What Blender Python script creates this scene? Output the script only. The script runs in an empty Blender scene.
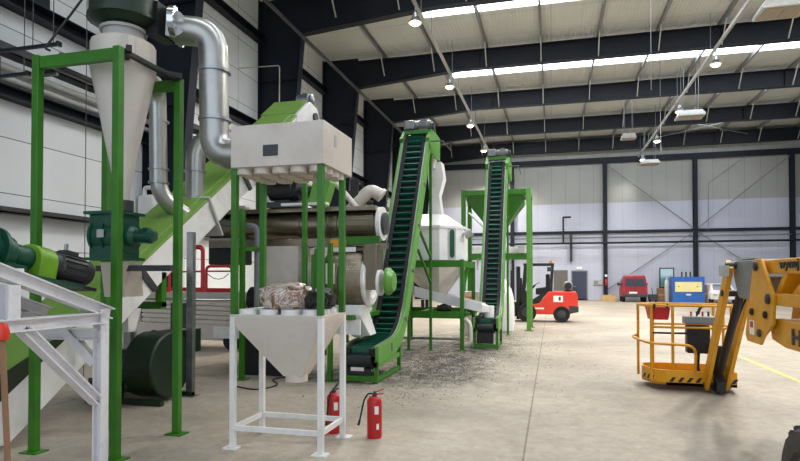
import bpy, bmesh, math, random
from mathutils import Vector, Matrix, Quaternion
V = Vector
random.seed(7)
scene = bpy.context.scene
COL = scene.collection
PI = math.pi

# ------------------------------------------------------------------ materials
def lin(c):
    r = []
    for v in c:
        v = v / 255.0
        r.append(v / 12.92 if v <= 0.04045 else ((v + 0.055) / 1.055) ** 2.4)
    return (r[0], r[1], r[2], 1.0)

def mat(name, rgb, rough=0.5, metal=0.0, var=0.12, scale=6.0, bump=0.0, spec=0.5, dirt=None, dirt_amt=0.0, dirt_scale=2.0):
    """painted / plain surface with subtle procedural colour variation and optional wear"""
    m = bpy.data.materials.new(name); m.use_nodes = True
    nt = m.node_tree; n = nt.nodes; l = nt.links
    b = n['Principled BSDF']
    b.inputs['Roughness'].default_value = rough
    b.inputs['Metallic'].default_value = metal
    b.inputs['Specular IOR Level'].default_value = spec
    tc = n.new('ShaderNodeTexCoord')
    nz = n.new('ShaderNodeTexNoise'); nz.inputs['Scale'].default_value = scale; nz.inputs['Detail'].default_value = 5
    l.new(tc.outputs['Object'], nz.inputs['Vector'])
    cr = n.new('ShaderNodeValToRGB')
    c = lin(rgb)
    lo = tuple(max(0, x * (1 - var)) for x in c[:3]) + (1,)
    hi = tuple(min(1, x * (1 + var)) for x in c[:3]) + (1,)
    cr.color_ramp.elements[0].position = 0.3; cr.color_ramp.elements[0].color = lo
    cr.color_ramp.elements[1].position = 0.7; cr.color_ramp.elements[1].color = hi
    l.new(nz.outputs['Fac'], cr.inputs['Fac'])
    out = cr.outputs['Color']
    if dirt:
        n2 = n.new('ShaderNodeTexNoise'); n2.inputs['Scale'].default_value = dirt_scale; n2.inputs['Detail'].default_value = 8
        n2.inputs['Roughness'].default_value = 0.7
        l.new(tc.outputs['Object'], n2.inputs['Vector'])
        r2 = n.new('ShaderNodeValToRGB')
        r2.color_ramp.elements[0].position = 0.5; r2.color_ramp.elements[0].color = (0, 0, 0, 1)
        r2.color_ramp.elements[1].position = 0.72; r2.color_ramp.elements[1].color = (dirt_amt,) * 3 + (1,)
        l.new(n2.outputs['Fac'], r2.inputs['Fac'])
        mx = n.new('ShaderNodeMix'); mx.data_type = 'RGBA'
        l.new(r2.outputs['Color'], mx.inputs['Factor']); l.new(out, mx.inputs['A'])
        mx.inputs['B'].default_value = lin(dirt)
        out = mx.outputs['Result']
    l.new(out, b.inputs['Base Color'])
    if bump:
        bp = n.new('ShaderNodeBump'); bp.inputs['Strength'].default_value = bump; bp.inputs['Distance'].default_value = 0.01
        n3 = n.new('ShaderNodeTexNoise'); n3.inputs['Scale'].default_value = scale * 8
        l.new(tc.outputs['Object'], n3.inputs['Vector'])
        l.new(n3.outputs['Fac'], bp.inputs['Height']); l.new(bp.outputs['Normal'], b.inputs['Normal'])
    return m

def emis(name, rgb, strength):
    m = bpy.data.materials.new(name); m.use_nodes = True
    nt = m.node_tree
    b = nt.nodes['Principled BSDF']
    b.inputs['Base Color'].default_value = lin(rgb)
    b.inputs['Emission Color'].default_value = lin(rgb)
    b.inputs['Emission Strength'].default_value = strength
    return m

def panel_mat(name, rgb, w, h, axis='YZ', mortar=(110, 112, 112), rough=0.45, msize=0.012, ribs=0.0):
    """insulated sandwich wall panels: seams from a brick texture in the wall's own plane"""
    m = bpy.data.materials.new(name); m.use_nodes = True
    nt = m.node_tree; n = nt.nodes; l = nt.links
    b = n['Principled BSDF']; b.inputs['Roughness'].default_value = rough
    tc = n.new('ShaderNodeTexCoord'); sp = n.new('ShaderNodeSeparateXYZ'); cb = n.new('ShaderNodeCombineXYZ')
    l.new(tc.outputs['Object'], sp.inputs[0])
    l.new(sp.outputs['XYZ'.index(axis[0])], cb.inputs[0]); l.new(sp.outputs['XYZ'.index(axis[1])], cb.inputs[1])
    br = n.new('ShaderNodeTexBrick')
    br.offset = 0.0
    br.inputs['Scale'].default_value = 1.0
    br.inputs['Brick Width'].default_value = w; br.inputs['Row Height'].default_value = h
    br.inputs['Mortar Size'].default_value = msize; br.inputs['Mortar Smooth'].default_value = 0.3
    c = lin(rgb)
    br.inputs['Color1'].default_value = c
    br.inputs['Color2'].default_value = tuple(x * 0.94 for x in c[:3]) + (1,)
    br.inputs['Mortar'].default_value = lin(mortar)
    l.new(cb.outputs[0], br.inputs['Vector'])
    nz = n.new('ShaderNodeTexNoise'); nz.inputs['Scale'].default_value = 0.35; nz.inputs['Detail'].default_value = 6
    l.new(tc.outputs['Object'], nz.inputs['Vector'])
    mp = n.new('ShaderNodeMapRange'); mp.inputs['From Min'].default_value = 0.3; mp.inputs['From Max'].default_value = 0.7
    mp.inputs['To Min'].default_value = 0.9; mp.inputs['To Max'].default_value = 1.04
    l.new(nz.outputs['Fac'], mp.inputs['Value'])
    mx = n.new('ShaderNodeMix'); mx.data_type = 'RGBA'; mx.blend_type = 'MULTIPLY'; mx.inputs['Factor'].default_value = 1.0
    l.new(br.outputs['Color'], mx.inputs['A']); l.new(mp.outputs['Result'], mx.inputs['B'])
    l.new(mx.outputs['Result'], b.inputs['Base Color'])
    if ribs:
        wv = n.new('ShaderNodeTexWave'); wv.bands_direction = 'X'; wv.inputs['Scale'].default_value = ribs
        l.new(cb.outputs[0], wv.inputs['Vector'])
        bp = n.new('ShaderNodeBump'); bp.inputs['Strength'].default_value = 0.35; bp.inputs['Distance'].default_value = 0.03
        l.new(wv.outputs['Fac'], bp.inputs['Height']); l.new(bp.outputs['Normal'], b.inputs['Normal'])
    return m

def floor_mat():
    m = bpy.data.materials.new('concrete_floor'); m.use_nodes = True
    nt = m.node_tree; n = nt.nodes; l = nt.links
    b = n['Principled BSDF']; b.inputs['Specular IOR Level'].default_value = 0.35
    tc = n.new('ShaderNodeTexCoord')
    def noise(scale, detail, rough=0.6):
        z = n.new('ShaderNodeTexNoise'); z.inputs['Scale'].default_value = scale; z.inputs['Detail'].default_value = detail
        z.inputs['Roughness'].default_value = rough
        l.new(tc.outputs['Object'], z.inputs['Vector']); return z.outputs['Fac']
    def ramp(fac, p0, c0, p1, c1):
        r = n.new('ShaderNodeValToRGB'); r.color_ramp.elements[0].position = p0; r.color_ramp.elements[0].color = c0
        r.color_ramp.elements[1].position = p1; r.color_ramp.elements[1].color = c1
        l.new(fac, r.inputs['Fac']); return r.outputs['Color']
    def mix(fac, a, bcol, mode='MIX'):
        x = n.new('ShaderNodeMix'); x.data_type = 'RGBA'; x.blend_type = mode
        if isinstance(fac, float): x.inputs['Factor'].default_value = fac
        else: l.new(fac, x.inputs['Factor'])
        l.new(a, x.inputs['A'])
        if isinstance(bcol, tuple): x.inputs['B'].default_value = bcol
        else: l.new(bcol, x.inputs['B'])
        return x.outputs['Result']
    base = ramp(noise(0.45, 8), 0.3, lin((150, 139, 124)), 0.7, lin((198, 187, 170)))
    fine = ramp(noise(9, 8, 0.75), 0.25, (0.72, 0.72, 0.72, 1), 0.75, (1.08, 1.08, 1.08, 1))
    c = mix(1.0, base, fine, 'MULTIPLY')
    tone = ramp(noise(2.6, 12, 0.82), 0.32, (0.78, 0.77, 0.76, 1), 0.66, (1.08, 1.08, 1.08, 1))
    c = mix(1.0, c, tone, 'MULTIPLY')
    stain = ramp(noise(0.9, 9, 0.78), 0.5, (0, 0, 0, 1), 0.72, (0.75, 0.75, 0.75, 1))
    c = mix(stain, c, lin((116, 104, 90)))
    spots = ramp(noise(4.2, 6, 0.8), 0.68, (0, 0, 0, 1), 0.76, (0.75, 0.75, 0.75, 1))
    c = mix(spots, c, lin((80, 74, 68)))
    # dust trodden round the conveyors
    sp = n.new('ShaderNodeSeparateXYZ'); l.new(tc.outputs['Object'], sp.inputs[0])
    def mapr(v, a, bb, lo=0.0, hi=1.0):
        r = n.new('ShaderNodeMapRange'); r.interpolation_type = 'SMOOTHSTEP'
        r.inputs['From Min'].default_value = a; r.inputs['From Max'].default_value = bb
        r.inputs['To Min'].default_value = lo; r.inputs['To Max'].default_value = hi
        l.new(v, r.inputs['Value']); return r.outputs['Result']
    def mul(a, bb):
        x = n.new('ShaderNodeMath'); x.operation = 'MULTIPLY'; l.new(a, x.inputs[0]); l.new(bb, x.inputs[1]); return x.outputs[0]
    mask = mul(mul(mapr(sp.outputs[0], -0.2, -1.9), mapr(sp.outputs[0], -5.5, -3.4)), mul(mapr(sp.outputs[1], 7.6, 10.0), mapr(sp.outputs[1], 21.0, 15.5)))
    dn = n.new('ShaderNodeMapRange'); dn.inputs['From Min'].default_value = 0.42; dn.inputs['From Max'].default_value = 0.56
    l.new(noise(3.0, 10, 0.85), dn.inputs['Value'])
    c = mix(mul(mask, dn.outputs['Result']), c, lin((58, 56, 54)))
    # construction joints
    br = n.new('ShaderNodeTexBrick'); br.offset = 0.0
    br.inputs['Brick Width'].default_value = 6.2; br.inputs['Row Height'].default_value = 43.0
    br.inputs['Mortar Size'].default_value = 0.012; br.inputs['Mortar Smooth'].default_value = 0.2; br.inputs['Scale'].default_value = 1.0
    br.inputs['Color1'].default_value = (1, 1, 1, 1); br.inputs['Color2'].default_value = (0.96, 0.96, 0.96, 1); br.inputs['Mortar'].default_value = (0.5, 0.48, 0.46, 1)
    ofs = n.new('ShaderNodeVectorMath'); ofs.operation = 'ADD'; ofs.inputs[1].default_value = (0.27 + 62, 12 + 86, 0)
    l.new(tc.outputs['Object'], ofs.inputs[0]); l.new(ofs.outputs[0], br.inputs['Vector'])
    c = mix(1.0, c, br.outputs['Color'], 'MULTIPLY')
    l.new(c, b.inputs['Base Color'])
    rr = n.new('ShaderNodeMapRange'); rr.inputs['To Min'].default_value = 0.38; rr.inputs['To Max'].default_value = 0.72
    l.new(noise(2.2, 6), rr.inputs['Value']); l.new(rr.outputs['Result'], b.inputs['Roughness'])
    bp = n.new('ShaderNodeBump'); bp.inputs['Strength'].default_value = 0.12; bp.inputs['Distance'].default_value = 0.01
    l.new(noise(40, 4), bp.inputs['Height']); l.new(bp.outputs['Normal'], b.inputs['Normal'])
    return m

def perforated(name, rgb, rough=0.3, scale=28.0):
    m = mat(name, rgb, rough, 0.9, 0.1)
    nt = m.node_tree; n = nt.nodes; l = nt.links
    tc = n.new('ShaderNodeTexCoord'); vo = n.new('ShaderNodeTexVoronoi'); vo.inputs['Scale'].default_value = scale; vo.inputs['Randomness'].default_value = 0.0
    l.new(tc.outputs['Object'], vo.inputs['Vector'])
    bp = n.new('ShaderNodeBump'); bp.inputs['Strength'].default_value = 0.7; bp.inputs['Distance'].default_value = 0.012
    l.new(vo.outputs['Distance'], bp.inputs['Height']); l.new(bp.outputs['Normal'], n['Principled BSDF'].inputs['Normal'])
    return m

# ------------------------------------------------------------------ mesh builder (world coordinates)
class B:
    def __init__(s): s.bm = bmesh.new()
    def hexa(s, p):
        v = [s.bm.verts.new(q) for q in p]
        for f in ((3, 2, 1, 0), (4, 5, 6, 7), (0, 1, 5, 4), (1, 2, 6, 5), (2, 3, 7, 6), (3, 0, 4, 7)):
            s.bm.faces.new([v[i] for i in f])
        return s
    def box(s, x0, x1, y0, y1, z0, z1):
        return s.hexa([(x0, y0, z0), (x1, y0, z0), (x1, y1, z0), (x0, y1, z0), (x0, y0, z1), (x1, y0, z1), (x1, y1, z1), (x0, y1, z1)])
    def frame(s, d, up):
        d = V(d).normalized(); up = V(up)
        if abs(d.dot(up.normalized())) > 0.98: up = V((1, 0, 0)) if abs(d.x) < 0.9 else V((0, 1, 0))
        x = d.cross(up).normalized(); y = x.cross(d).normalized()
        return x, y
    def prof(s, p0, p1, poly, up=(0, 0, 1)):
        """extrude a 2-D outline (sideways, up) along the line p0-p1"""
        p0 = V(p0); p1 = V(p1); x, y = s.frame(p1 - p0, up)
        a = [s.bm.verts.new(p0 + x * u + y * w) for u, w in poly]
        b = [s.bm.verts.new(p1 + x * u + y * w) for u, w in poly]
        k = len(poly)
        s.bm.faces.new(list(reversed(a))); s.bm.faces.new(b)
        for i in range(k): s.bm.faces.new((a[i], a[(i + 1) % k], b[(i + 1) % k], b[i]))
        return s
    def beam(s, p0, p1, w, h, up=(0, 0, 1)):
        return s.prof(p0, p1, [(-w / 2, -h / 2), (w / 2, -h / 2), (w / 2, h / 2), (-w / 2, h / 2)], up)
    def ibeam(s, p0, p1, w, h, t=0.012, up=(0, 0, 1)):
        a, b, c = w / 2, h / 2, t / 2
        return s.prof(p0, p1, [(-a, -b), (a, -b), (a, -b + t), (c, -b + t), (c, b - t), (a, b - t), (a, b), (-a, b), (-a, b - t), (-c, b - t), (-c, -b + t), (-a, -b + t)], up)
    def chan(s, p0, p1, w, h, t=0.01, up=(0, 0, 1), flip=1):
        a, b = w / 2 * flip, h / 2; t2 = t * flip
        return s.prof(p0, p1, [(-a, -b), (a, -b), (a, -b + t), (-a + t2, -b + t), (-a + t2, b - t), (a, b - t), (a, b), (-a, b)], up)
    def tube(s, p0, p1, r, n=16, r2=None, up=(0, 0, 1)):
        r2 = r if r2 is None else r2
        p0 = V(p0); p1 = V(p1); x, y = s.frame(p1 - p0, up)
        cs = [(math.cos(2 * PI * i / n), math.sin(2 * PI * i / n)) for i in range(n)]
        a = [s.bm.verts.new(p0 + (x * c + y * q) * r) for c, q in cs]; b = [s.bm.verts.new(p1 + (x * c + y * q) * r2) for c, q in cs]
        s.bm.faces.new(list(reversed(a))); s.bm.faces.new(b)
        for i in range(n): s.bm.faces.new((a[i], a[(i + 1) % n], b[(i + 1) % n], b[i]))
        return s
    def path(s, pts, r, n=12, caps=True):
        pts = [V(p) for p in pts]; k = len(pts); rings = []
        d0 = (pts[1] - pts[0]).normalized(); x, y = s.frame(d0, (0, 0, 1)); prev = d0
        for i, p in enumerate(pts):
            d = (pts[1] - pts[0]) if i == 0 else (pts[-1] - pts[-2]) if i == k - 1 else ((pts[i + 1] - p).normalized() + (p - pts[i - 1]).normalized())
            d.normalize(); q = prev.rotation_difference(d); x = q @ x; y = q @ y; prev = d
            rr = r[i] if isinstance(r, (list, tuple)) else r
            rings.append([s.bm.verts.new(p + (x * math.cos(2 * PI * j / n) + y * math.sin(2 * PI * j / n)) * rr) for j in range(n)])
        for a, b in zip(rings, rings[1:]):
            for j in range(n): s.bm.faces.new((a[j], a[(j + 1) % n], b[(j + 1) % n], b[j]))
        if caps: s.bm.faces.new(list(reversed(rings[0]))); s.bm.faces.new(rings[-1])
        return s
    def lathe(s, prof, o=(0, 0, 0), axis=(0, 0, 1), n=24):
        """prof: (radius, distance along axis)"""
        o = V(o); ax = V(axis).normalized(); x, y = s.frame(ax, (0, 0, 1)); rings = []
        for r, z in prof:
            if r < 1e-5: rings.append([s.bm.verts.new(o + ax * z)])
            else: rings.append([s.bm.verts.new(o + ax * z + (x * math.cos(2 * PI * j / n) + y * math.sin(2 * PI * j / n)) * r) for j in range(n)])
        for a, b in zip(rings, rings[1:]):
            for j in range(n):
                f = [a[j % len(a)], a[(j + 1) % len(a)], b[(j + 1) % len(b)], b[j % len(b)]]
                u = []
                for q in f:
                    if q not in u: u.append(q)
                if len(u) > 2: s.bm.faces.new(u)
        if len(rings[0]) > 1: s.bm.faces.new(list(reversed(rings[0])))
        if len(rings[-1]) > 1: s.bm.faces.new(rings[-1])
        return s
    def prism(s, pts, vec):
        vec = V(vec); a = [s.bm.verts.new(p) for p in pts]; b = [s.bm.verts.new(V(p) + vec) for p in pts]; k = len(pts)
        s.bm.faces.new(list(reversed(a))); s.bm.faces.new(b)
        for i in range(k): s.bm.faces.new((a[i], a[(i + 1) % k], b[(i + 1) % k], b[i]))
        return s
    def yz(s, pts, x0, x1): return s.prism([(x0, y, z) for y, z in pts], (x1 - x0, 0, 0))
    def xz(s, pts, y0, y1): return s.prism([(x, y0, z) for x, z in pts], (0, y1 - y0, 0))
    def xy(s, pts, z0, z1): return s.prism([(x, y, z0) for x, y in pts], (0, 0, z1 - z0))
    def loft(s, rings, caps=True):
        R = [[s.bm.verts.new(p) for p in r] for r in rings]; n = len(R[0])
        for a, b in zip(R, R[1:]):
            for j in range(n): s.bm.faces.new((a[j], a[(j + 1) % n], b[(j + 1) % n], b[j]))
        if caps: s.bm.faces.new(list(reversed(R[0]))); s.bm.faces.new(R[-1])
        return s
    def rect(s, x0, x1, y0, y1, z): return [(x0, y0, z), (x1, y0, z), (x1, y1, z), (x0, y1, z)]
    def ball(s, c, r, sc=(1, 1, 1), sub=2):
        bmesh.ops.create_icosphere(s.bm, subdivisions=sub, radius=r, matrix=Matrix.Translation(c) @ Matrix.Diagonal((sc[0], sc[1], sc[2], 1)))
        return s

ORG = {}
def build(b, name, m, parent=None, bev=0.0, loc=None, smooth=True):
    bm = b.bm
    if loc is None: loc = ORG[parent.name] if parent else (0, 0, 0)
    loc = V(loc)
    bmesh.ops.recalc_face_normals(bm, faces=bm.faces[:])
    bmesh.ops.translate(bm, verts=bm.verts[:], vec=-loc)
    if smooth:
        for f in bm.faces: f.smooth = True
        for e in bm.edges:
            if len(e.link_faces) != 2 or e.calc_face_angle(0) > 0.62: e.smooth = False
    me = bpy.data.meshes.new(name); bm.to_mesh(me); bm.free()
    me.materials.append(m)
    o = bpy.data.objects.new(name, me); COL.objects.link(o)
    if parent: o.parent = parent
    else: o.location = loc
    ORG[o.name] = tuple(loc)
    if bev:
        md = o.modifiers.new('bevel', 'BEVEL'); md.width = bev; md.segments = 2; md.limit_method = 'ANGLE'; md.angle_limit = 0.6
    return o
def tag(o, label, cat=None, group=None, kind=None):
    o['label'] = label
    if cat: o['category'] = cat
    if group: o['group'] = group
    if kind: o['kind'] = kind
    return o
def thing(name, loc, label, cat, group=None):
    o = bpy.data.objects.new(name, None); o.empty_display_size = 0.2; COL.objects.link(o)
    o.location = loc; ORG[o.name] = tuple(loc)
    return tag(o, label, cat, group)
def single(b, name, m, loc, label, cat, group=None, bev=0.0):
    return tag(build(b, name, m, None, bev, loc), label, cat, group)
def struct(b, name, m, label, bev=0.0, loc=(0, 0, 0)):
    return tag(build(b, name, m, None, bev, loc), label, None, None, 'structure')
def dup(o, loc, label=None, rotz=None, parent=None):
    c = o.copy(); COL.objects.link(c)
    if parent is None:
        c.location = loc; ORG[c.name] = tuple(loc)
        if label: c['label'] = label
        if rotz is not None: c.rotation_euler = (0, 0, rotz)
    else: c.parent = parent
    for ch in list(o.children): dup(ch, None, None, None, c)
    return c
def arc(c, r, a0, a1, n, f):
    """points on an arc; f maps (u, v) to 3-D"""
    return [f(c[0] + r * math.cos(a0 + (a1 - a0) * i / n), c[1] + r * math.sin(a0 + (a1 - a0) * i / n)) for i in range(n + 1)]
def bend(pts, r, n=6):
    """round the corners of a 3-D polyline"""
    pts = [V(p) for p in pts]; out = [pts[0]]
    for a, p, c in zip(pts, pts[1:], pts[2:]):
        d0 = (a - p); d1 = (c - p); rr = min(r, d0.length * 0.49, d1.length * 0.49)
        s0 = p + d0.normalized() * rr; s1 = p + d1.normalized() * rr
        for i in range(n + 1):
            t = i / n; out.append(s0 * (1 - t) ** 2 + p * 2 * t * (1 - t) + s1 * t * t)
    out.append(pts[-1]); return out
def text(body, size, origin, right, up, m, parent, name='lettering', depth=0.004, bold=0.0, xs=1.0):
    cu = bpy.data.curves.new(name, 'FONT'); cu.body = body; cu.size = size; cu.extrude = depth; cu.offset = bold
    o = bpy.data.objects.new(name + '_curve', cu); COL.objects.link(o)
    dg = bpy.context.evaluated_depsgraph_get(); me = bpy.data.meshes.new_from_object(o.evaluated_get(dg))
    bpy.data.objects.remove(o, do_unlink=True); bpy.data.curves.remove(cu)
    r = V(right).normalized(); u = V(up).normalized(); z = r.cross(u)
    me.transform(Matrix.Diagonal((xs, 1, 1, 1)))
    me.transform(Matrix(((r.x, u.x, z.x, 0), (r.y, u.y, z.y, 0), (r.z, u.z, z.z, 0), (0, 0, 0, 1))))
    me.transform(Matrix.Translation(V(origin) - V(ORG[parent.name])))
    me.materials.clear(); me.materials.append(m); me.name = name
    p = bpy.data.objects.new(name, me); COL.objects.link(p); p.parent = parent; ORG[p.name] = ORG[parent.name]
    return p

# ------------------------------------------------------------------ palette
M_floor = floor_mat()
M_wall = panel_mat('wall_panel_paint', (226, 228, 228), 3.1, 1.15, 'YZ')
M_wallb = panel_mat('back_wall_upper_paint', (160, 162, 158), 1.03, 12.0, 'XZ', mortar=(120, 120, 118))
M_wallb2 = panel_mat('back_wall_lower_paint', (186, 190, 206), 1.03, 3.7, 'XZ', mortar=(160, 164, 178))
M_roof = panel_mat('roof_sheet_paint', (206, 210, 206), 40, 2.15, 'XY', mortar=(150, 148, 140), ribs=2.2)
M_steel_navy = mat('navy_structural_paint', (26, 31, 40), 0.5, 0, 0.12, 2, spec=0.25)
M_black = mat('black_paint', (20, 21, 23), 0.5, 0, 0.2)
M_side = mat('black_side_wall', (11, 12, 12), 0.6, 0, 0.2, 12, 0.3)
M_rubber = mat('black_rubber', (26, 26, 27), 0.85, 0, 0.25, 12, 0.2)
M_green = mat('machine_green_paint', (46, 112, 8), 0.45, 0, 0.14, 5, dirt=(40, 60, 25), dirt_amt=0.35, dirt_scale=4)
M_lgreen = mat('light_green_paint', (92, 150, 58), 0.4, 0, 0.1, 5, dirt=(60, 90, 45), dirt_amt=0.4, dirt_scale=5)
M_lime = mat('lime_cover_paint', (112, 150, 62), 0.45, 0, 0.14, 3, dirt=(120, 130, 85), dirt_amt=0.5, dirt_scale=3)
M_dgreen = mat('bottle_green_paint', (16, 74, 56), 0.35, 0, 0.18, 5)
M_fgreen = mat('fan_green_paint', (14, 38, 18), 0.38, 0, 0.2, 4)
M_belt = mat('green_belt_rubber', (7, 26, 21), 0.45, 0, 0.25, 8)
M_cleat = mat('green_cleat_rubber', (26, 92, 72), 0.25, 0, 0.25, 10)
M_white = mat('white_enamel', (228, 227, 225), 0.42, 0, 0.05, 4, dirt=(150, 138, 122), dirt_amt=0.3, dirt_scale=2.5)
M_white2 = mat('white_steel_paint', (228, 226, 228), 0.42, 0, 0.05, 4, dirt=(165, 155, 148), dirt_amt=0.4, dirt_scale=4)
M_cream = mat('off_white_paint', (206, 197, 187), 0.45, 0, 0.04, 3, dirt=(160, 140, 118), dirt_amt=0.35, dirt_scale=2)
M_grey = mat('grey_paint', (122, 126, 128), 0.5, 0, 0.12, 5)
M_lgrey = mat('light_grey_paint', (176, 176, 172), 0.5, 0, 0.1, 4, dirt=(110, 105, 98), dirt_amt=0.4)
M_dgrey = mat('dark_grey_cast_iron', (58, 60, 62), 0.45, 0.2, 0.2, 8)
M_galv = mat('galvanised_steel', (158, 162, 166), 0.36, 0.95, 0.16, 5)
M_duct = mat('galvanised_duct', (168, 168, 164), 0.34, 0.92, 0.1, 3)
M_stain = mat('stainless_steel', (140, 130, 114), 0.28, 0.9, 0.14, 4)
M_perf = perforated('perforated_stainless', (132, 122, 106))
M_tyre = mat('dusty_tyre_rubber', (72, 68, 64), 0.85, 0, 0.3, 10, 0.2)
M_motor = mat('grey_motor_casting', (120, 122, 122), 0.35, 0.5, 0.2, 8)
M_red = mat('red_paint', (184, 26, 26), 0.35, 0, 0.12, 5)
M_redl = mat('forklift_red_paint', (214, 54, 34), 0.38, 0, 0.08, 4)
M_van = mat('van_red_paint', (140, 26, 38), 0.3, 0, 0.08, 3)
M_yellow = mat('lift_yellow_paint', (216, 152, 14), 0.4, 0, 0.07, 4, dirt=(150, 100, 25), dirt_amt=0.4, dirt_scale=5)
M_blue = mat('blue_paint', (42, 98, 176), 0.42, 0, 0.1)
M_paleyel = mat('pale_yellow_panel', (240, 226, 160), 0.5, 0, 0.05)
M_wood = mat('pine_wood', (196, 164, 112), 0.7, 0, 0.18, 9)
M_brown = mat('brown_cardboard', (140, 104, 78), 0.8, 0, 0.15, 6)
M_label = mat('white_label', (236, 234, 230), 0.6, 0, 0.03)
M_orange = mat('orange_plastic', (236, 120, 40), 0.4, 0, 0.05)
M_glass = mat('dark_glass', (34, 42, 50), 0.08, 0, 0.1, 2)
M_wglass = mat('clear_glass', (200, 210, 215), 0.05)
M_wglass.node_tree.nodes['Principled BSDF'].inputs['Transmission Weight'].default_value = 0.9
M_chrome = mat('bright_steel', (205, 206, 208), 0.18, 1.0, 0.06)
M_pellet = mat('dark_pellets', (78, 74, 70), 0.9, 0, 0.4, 20)
M_sky = emis('daylit_rooflight', (240, 247, 255), 6.0)
M_lamp = emis('lamp_glow', (255, 222, 170), 9.0)
M_heat = mat('heater_plate', (150, 138, 120), 0.5, 0, 0.12, 10)
M_yline = mat('yellow_floor_paint', (214, 200, 96), 0.6, 0, 0.2, 8)
# ================================================================== the hall
WX, BY, DECK, RB = -10.9, 46.4, 12.45, 11.35          # left wall, back wall, roof deck, rafter underside
EX = 27.0
FR = [46.0 - 6.45 * k for k in range(8)]
PX = [-7.72 + 2.43 * k for k in range(15)]
fl = struct(B().box(WX - 0.3, EX + 0.3, -9, BY + 0.3, -0.2, 0), 'floor', M_floor, 'pale worn concrete hall floor with dark stains')
wl = struct(B().box(WX - 0.25, WX, -9, BY, 0, DECK), 'wall_left', M_wall, 'white insulated panel wall behind the machines')
wb = struct(B().box(WX - 0.25, EX + 0.25, BY, BY + 0.25, 7.4, DECK), 'wall_back', M_wallb, 'upper grey-cream panels of the far end wall')
wb2 = struct(B().box(WX - 0.25, EX + 0.25, BY, BY + 0.22, 0, 7.4), 'wall_back_lower', M_wallb2, 'lower white panels of the far end wall')
wr = struct(B().box(EX, EX + 0.25, -9, BY, 0, DECK), 'wall_right', M_wall, 'white panel wall on the open side of the hall')
# roof deck in strips, rooflights between them
SKY = [(FR[k] + (1.0 if k == 4 else 2.0), FR[k] + {4: 3.1, 3: 4.1}.get(k, 3.5)) for k in range(1, 8)]
ys = sorted([(a, b) for a, b in SKY])
rb = B(); y = -9.0
for a, b in ys:
    rb.box(WX - 0.3, EX + 0.3, y, a, DECK, DECK + 0.12); y = b
rb.box(WX - 0.3, EX + 0.3, y, BY + 0.3, DECK, DECK + 0.12)
for a, b in ys:
    rb.box(WX - 0.3, -5.2, a, b, DECK, DECK + 0.12); rb.box(14.1, EX + 0.3, a, b, DECK, DECK + 0.12)
struct(rb, 'ceiling', M_roof, 'cream ribbed roof sheeting between the dark rafters')
for i, (a, b) in enumerate(ys):
    bb = B().box(-5.2, 14.1, a, b, DECK + 0.03, DECK + 0.09)
    struct(bb, f'window_{i + 1}', M_sky, 'bright translucent rooflight strip across the roof')
# portal frames: tapered columns and haunched rafters
for k, fy in enumerate(FR):
    if fy < 0: continue
    h = 0.17
    b = B()
    xb, xt = WX + .85, WX + 1.82
    b.yz([(fy - 0.012, 0), (fy + 0.012, 0), (fy + 0.012, 0.01), (fy - 0.012, 0.01)], WX + 0.02, xb)
    b.xz([(WX + 0.02, 0), (xb, 0), (xt, RB - 0.3), (xt, DECK - 0.05), (WX + 0.02, DECK - 0.05)], fy - 0.009, fy + 0.009)   # web
    b.box(WX + 0.01, WX + 0.04, fy - h, fy + h, 0, DECK - 0.05)                                                       # outer flange
    b.beam((xb, fy, 0), (xt, fy, RB - 0.3), 2 * h, 0.03, (1, 0, 0.1))                                                       # inner flange
    for z in (3.2, 6.4, 9.2): b.box(WX + 0.04, xb + (xt - xb) * z / (RB - .3) - 0.02, fy - h + 0.02, fy + h - 0.02, z, z + 0.015)
    b.box(WX + 0.02, xb + 0.1, fy - h - 0.04, fy + h + 0.04, 0, 0.03)
    struct(b, 'wall_column', M_steel_navy, 'dark navy tapered steel column on the left wall')
    b = B(); hb = RB - 0.42
    b.xz([(xt, hb), (xt + 5.0, RB), (EX - 1.2, RB), (EX - 1.2, DECK - 0.25), (xt, DECK - 0.25)], fy - 0.009, fy + 0.009)
    b.beam((xt, fy, hb), (xt + 5.0, fy, RB), 2 * h, 0.028); b.beam((xt + 5.0, fy, RB), (EX, fy, RB), 2 * h, 0.028)
    b.beam((xt, fy, DECK - 0.25), (EX, fy, DECK - 0.25), 2 * h, 0.028)
    for x in (-3.2, 2.0, 6.9, 11.4): b.box(x - 0.012, x + 0.012, fy - h + .01, fy + h - .01, RB, DECK - 0.25)
    rf = struct(b, 'roof_rafter', M_steel_navy, 'dark navy deep steel rafter spanning under the roof')
    for x in PX:
        if x < xt + 0.2 or x > 17: continue
        for s in ((-1,) if k == 0 else (-1, 1)):
            build(B().beam((x, fy + s * 0.12, RB + 0.03), (x, fy + s * 0.85, DECK - 0.2), 0.045, 0.045), 'fly_brace', M_lgrey, rf)
# purlins along the hall
for x in PX:
    if x > 20: continue
    b = B().chan((x, -8.5, DECK - 0.12), (x, BY - 0.05, DECK - 0.12), 0.09, 0.22, 0.012)
    struct(b, 'roof_purlin', M_grey, 'grey purlin running lengthwise under the roof sheets')
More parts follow.
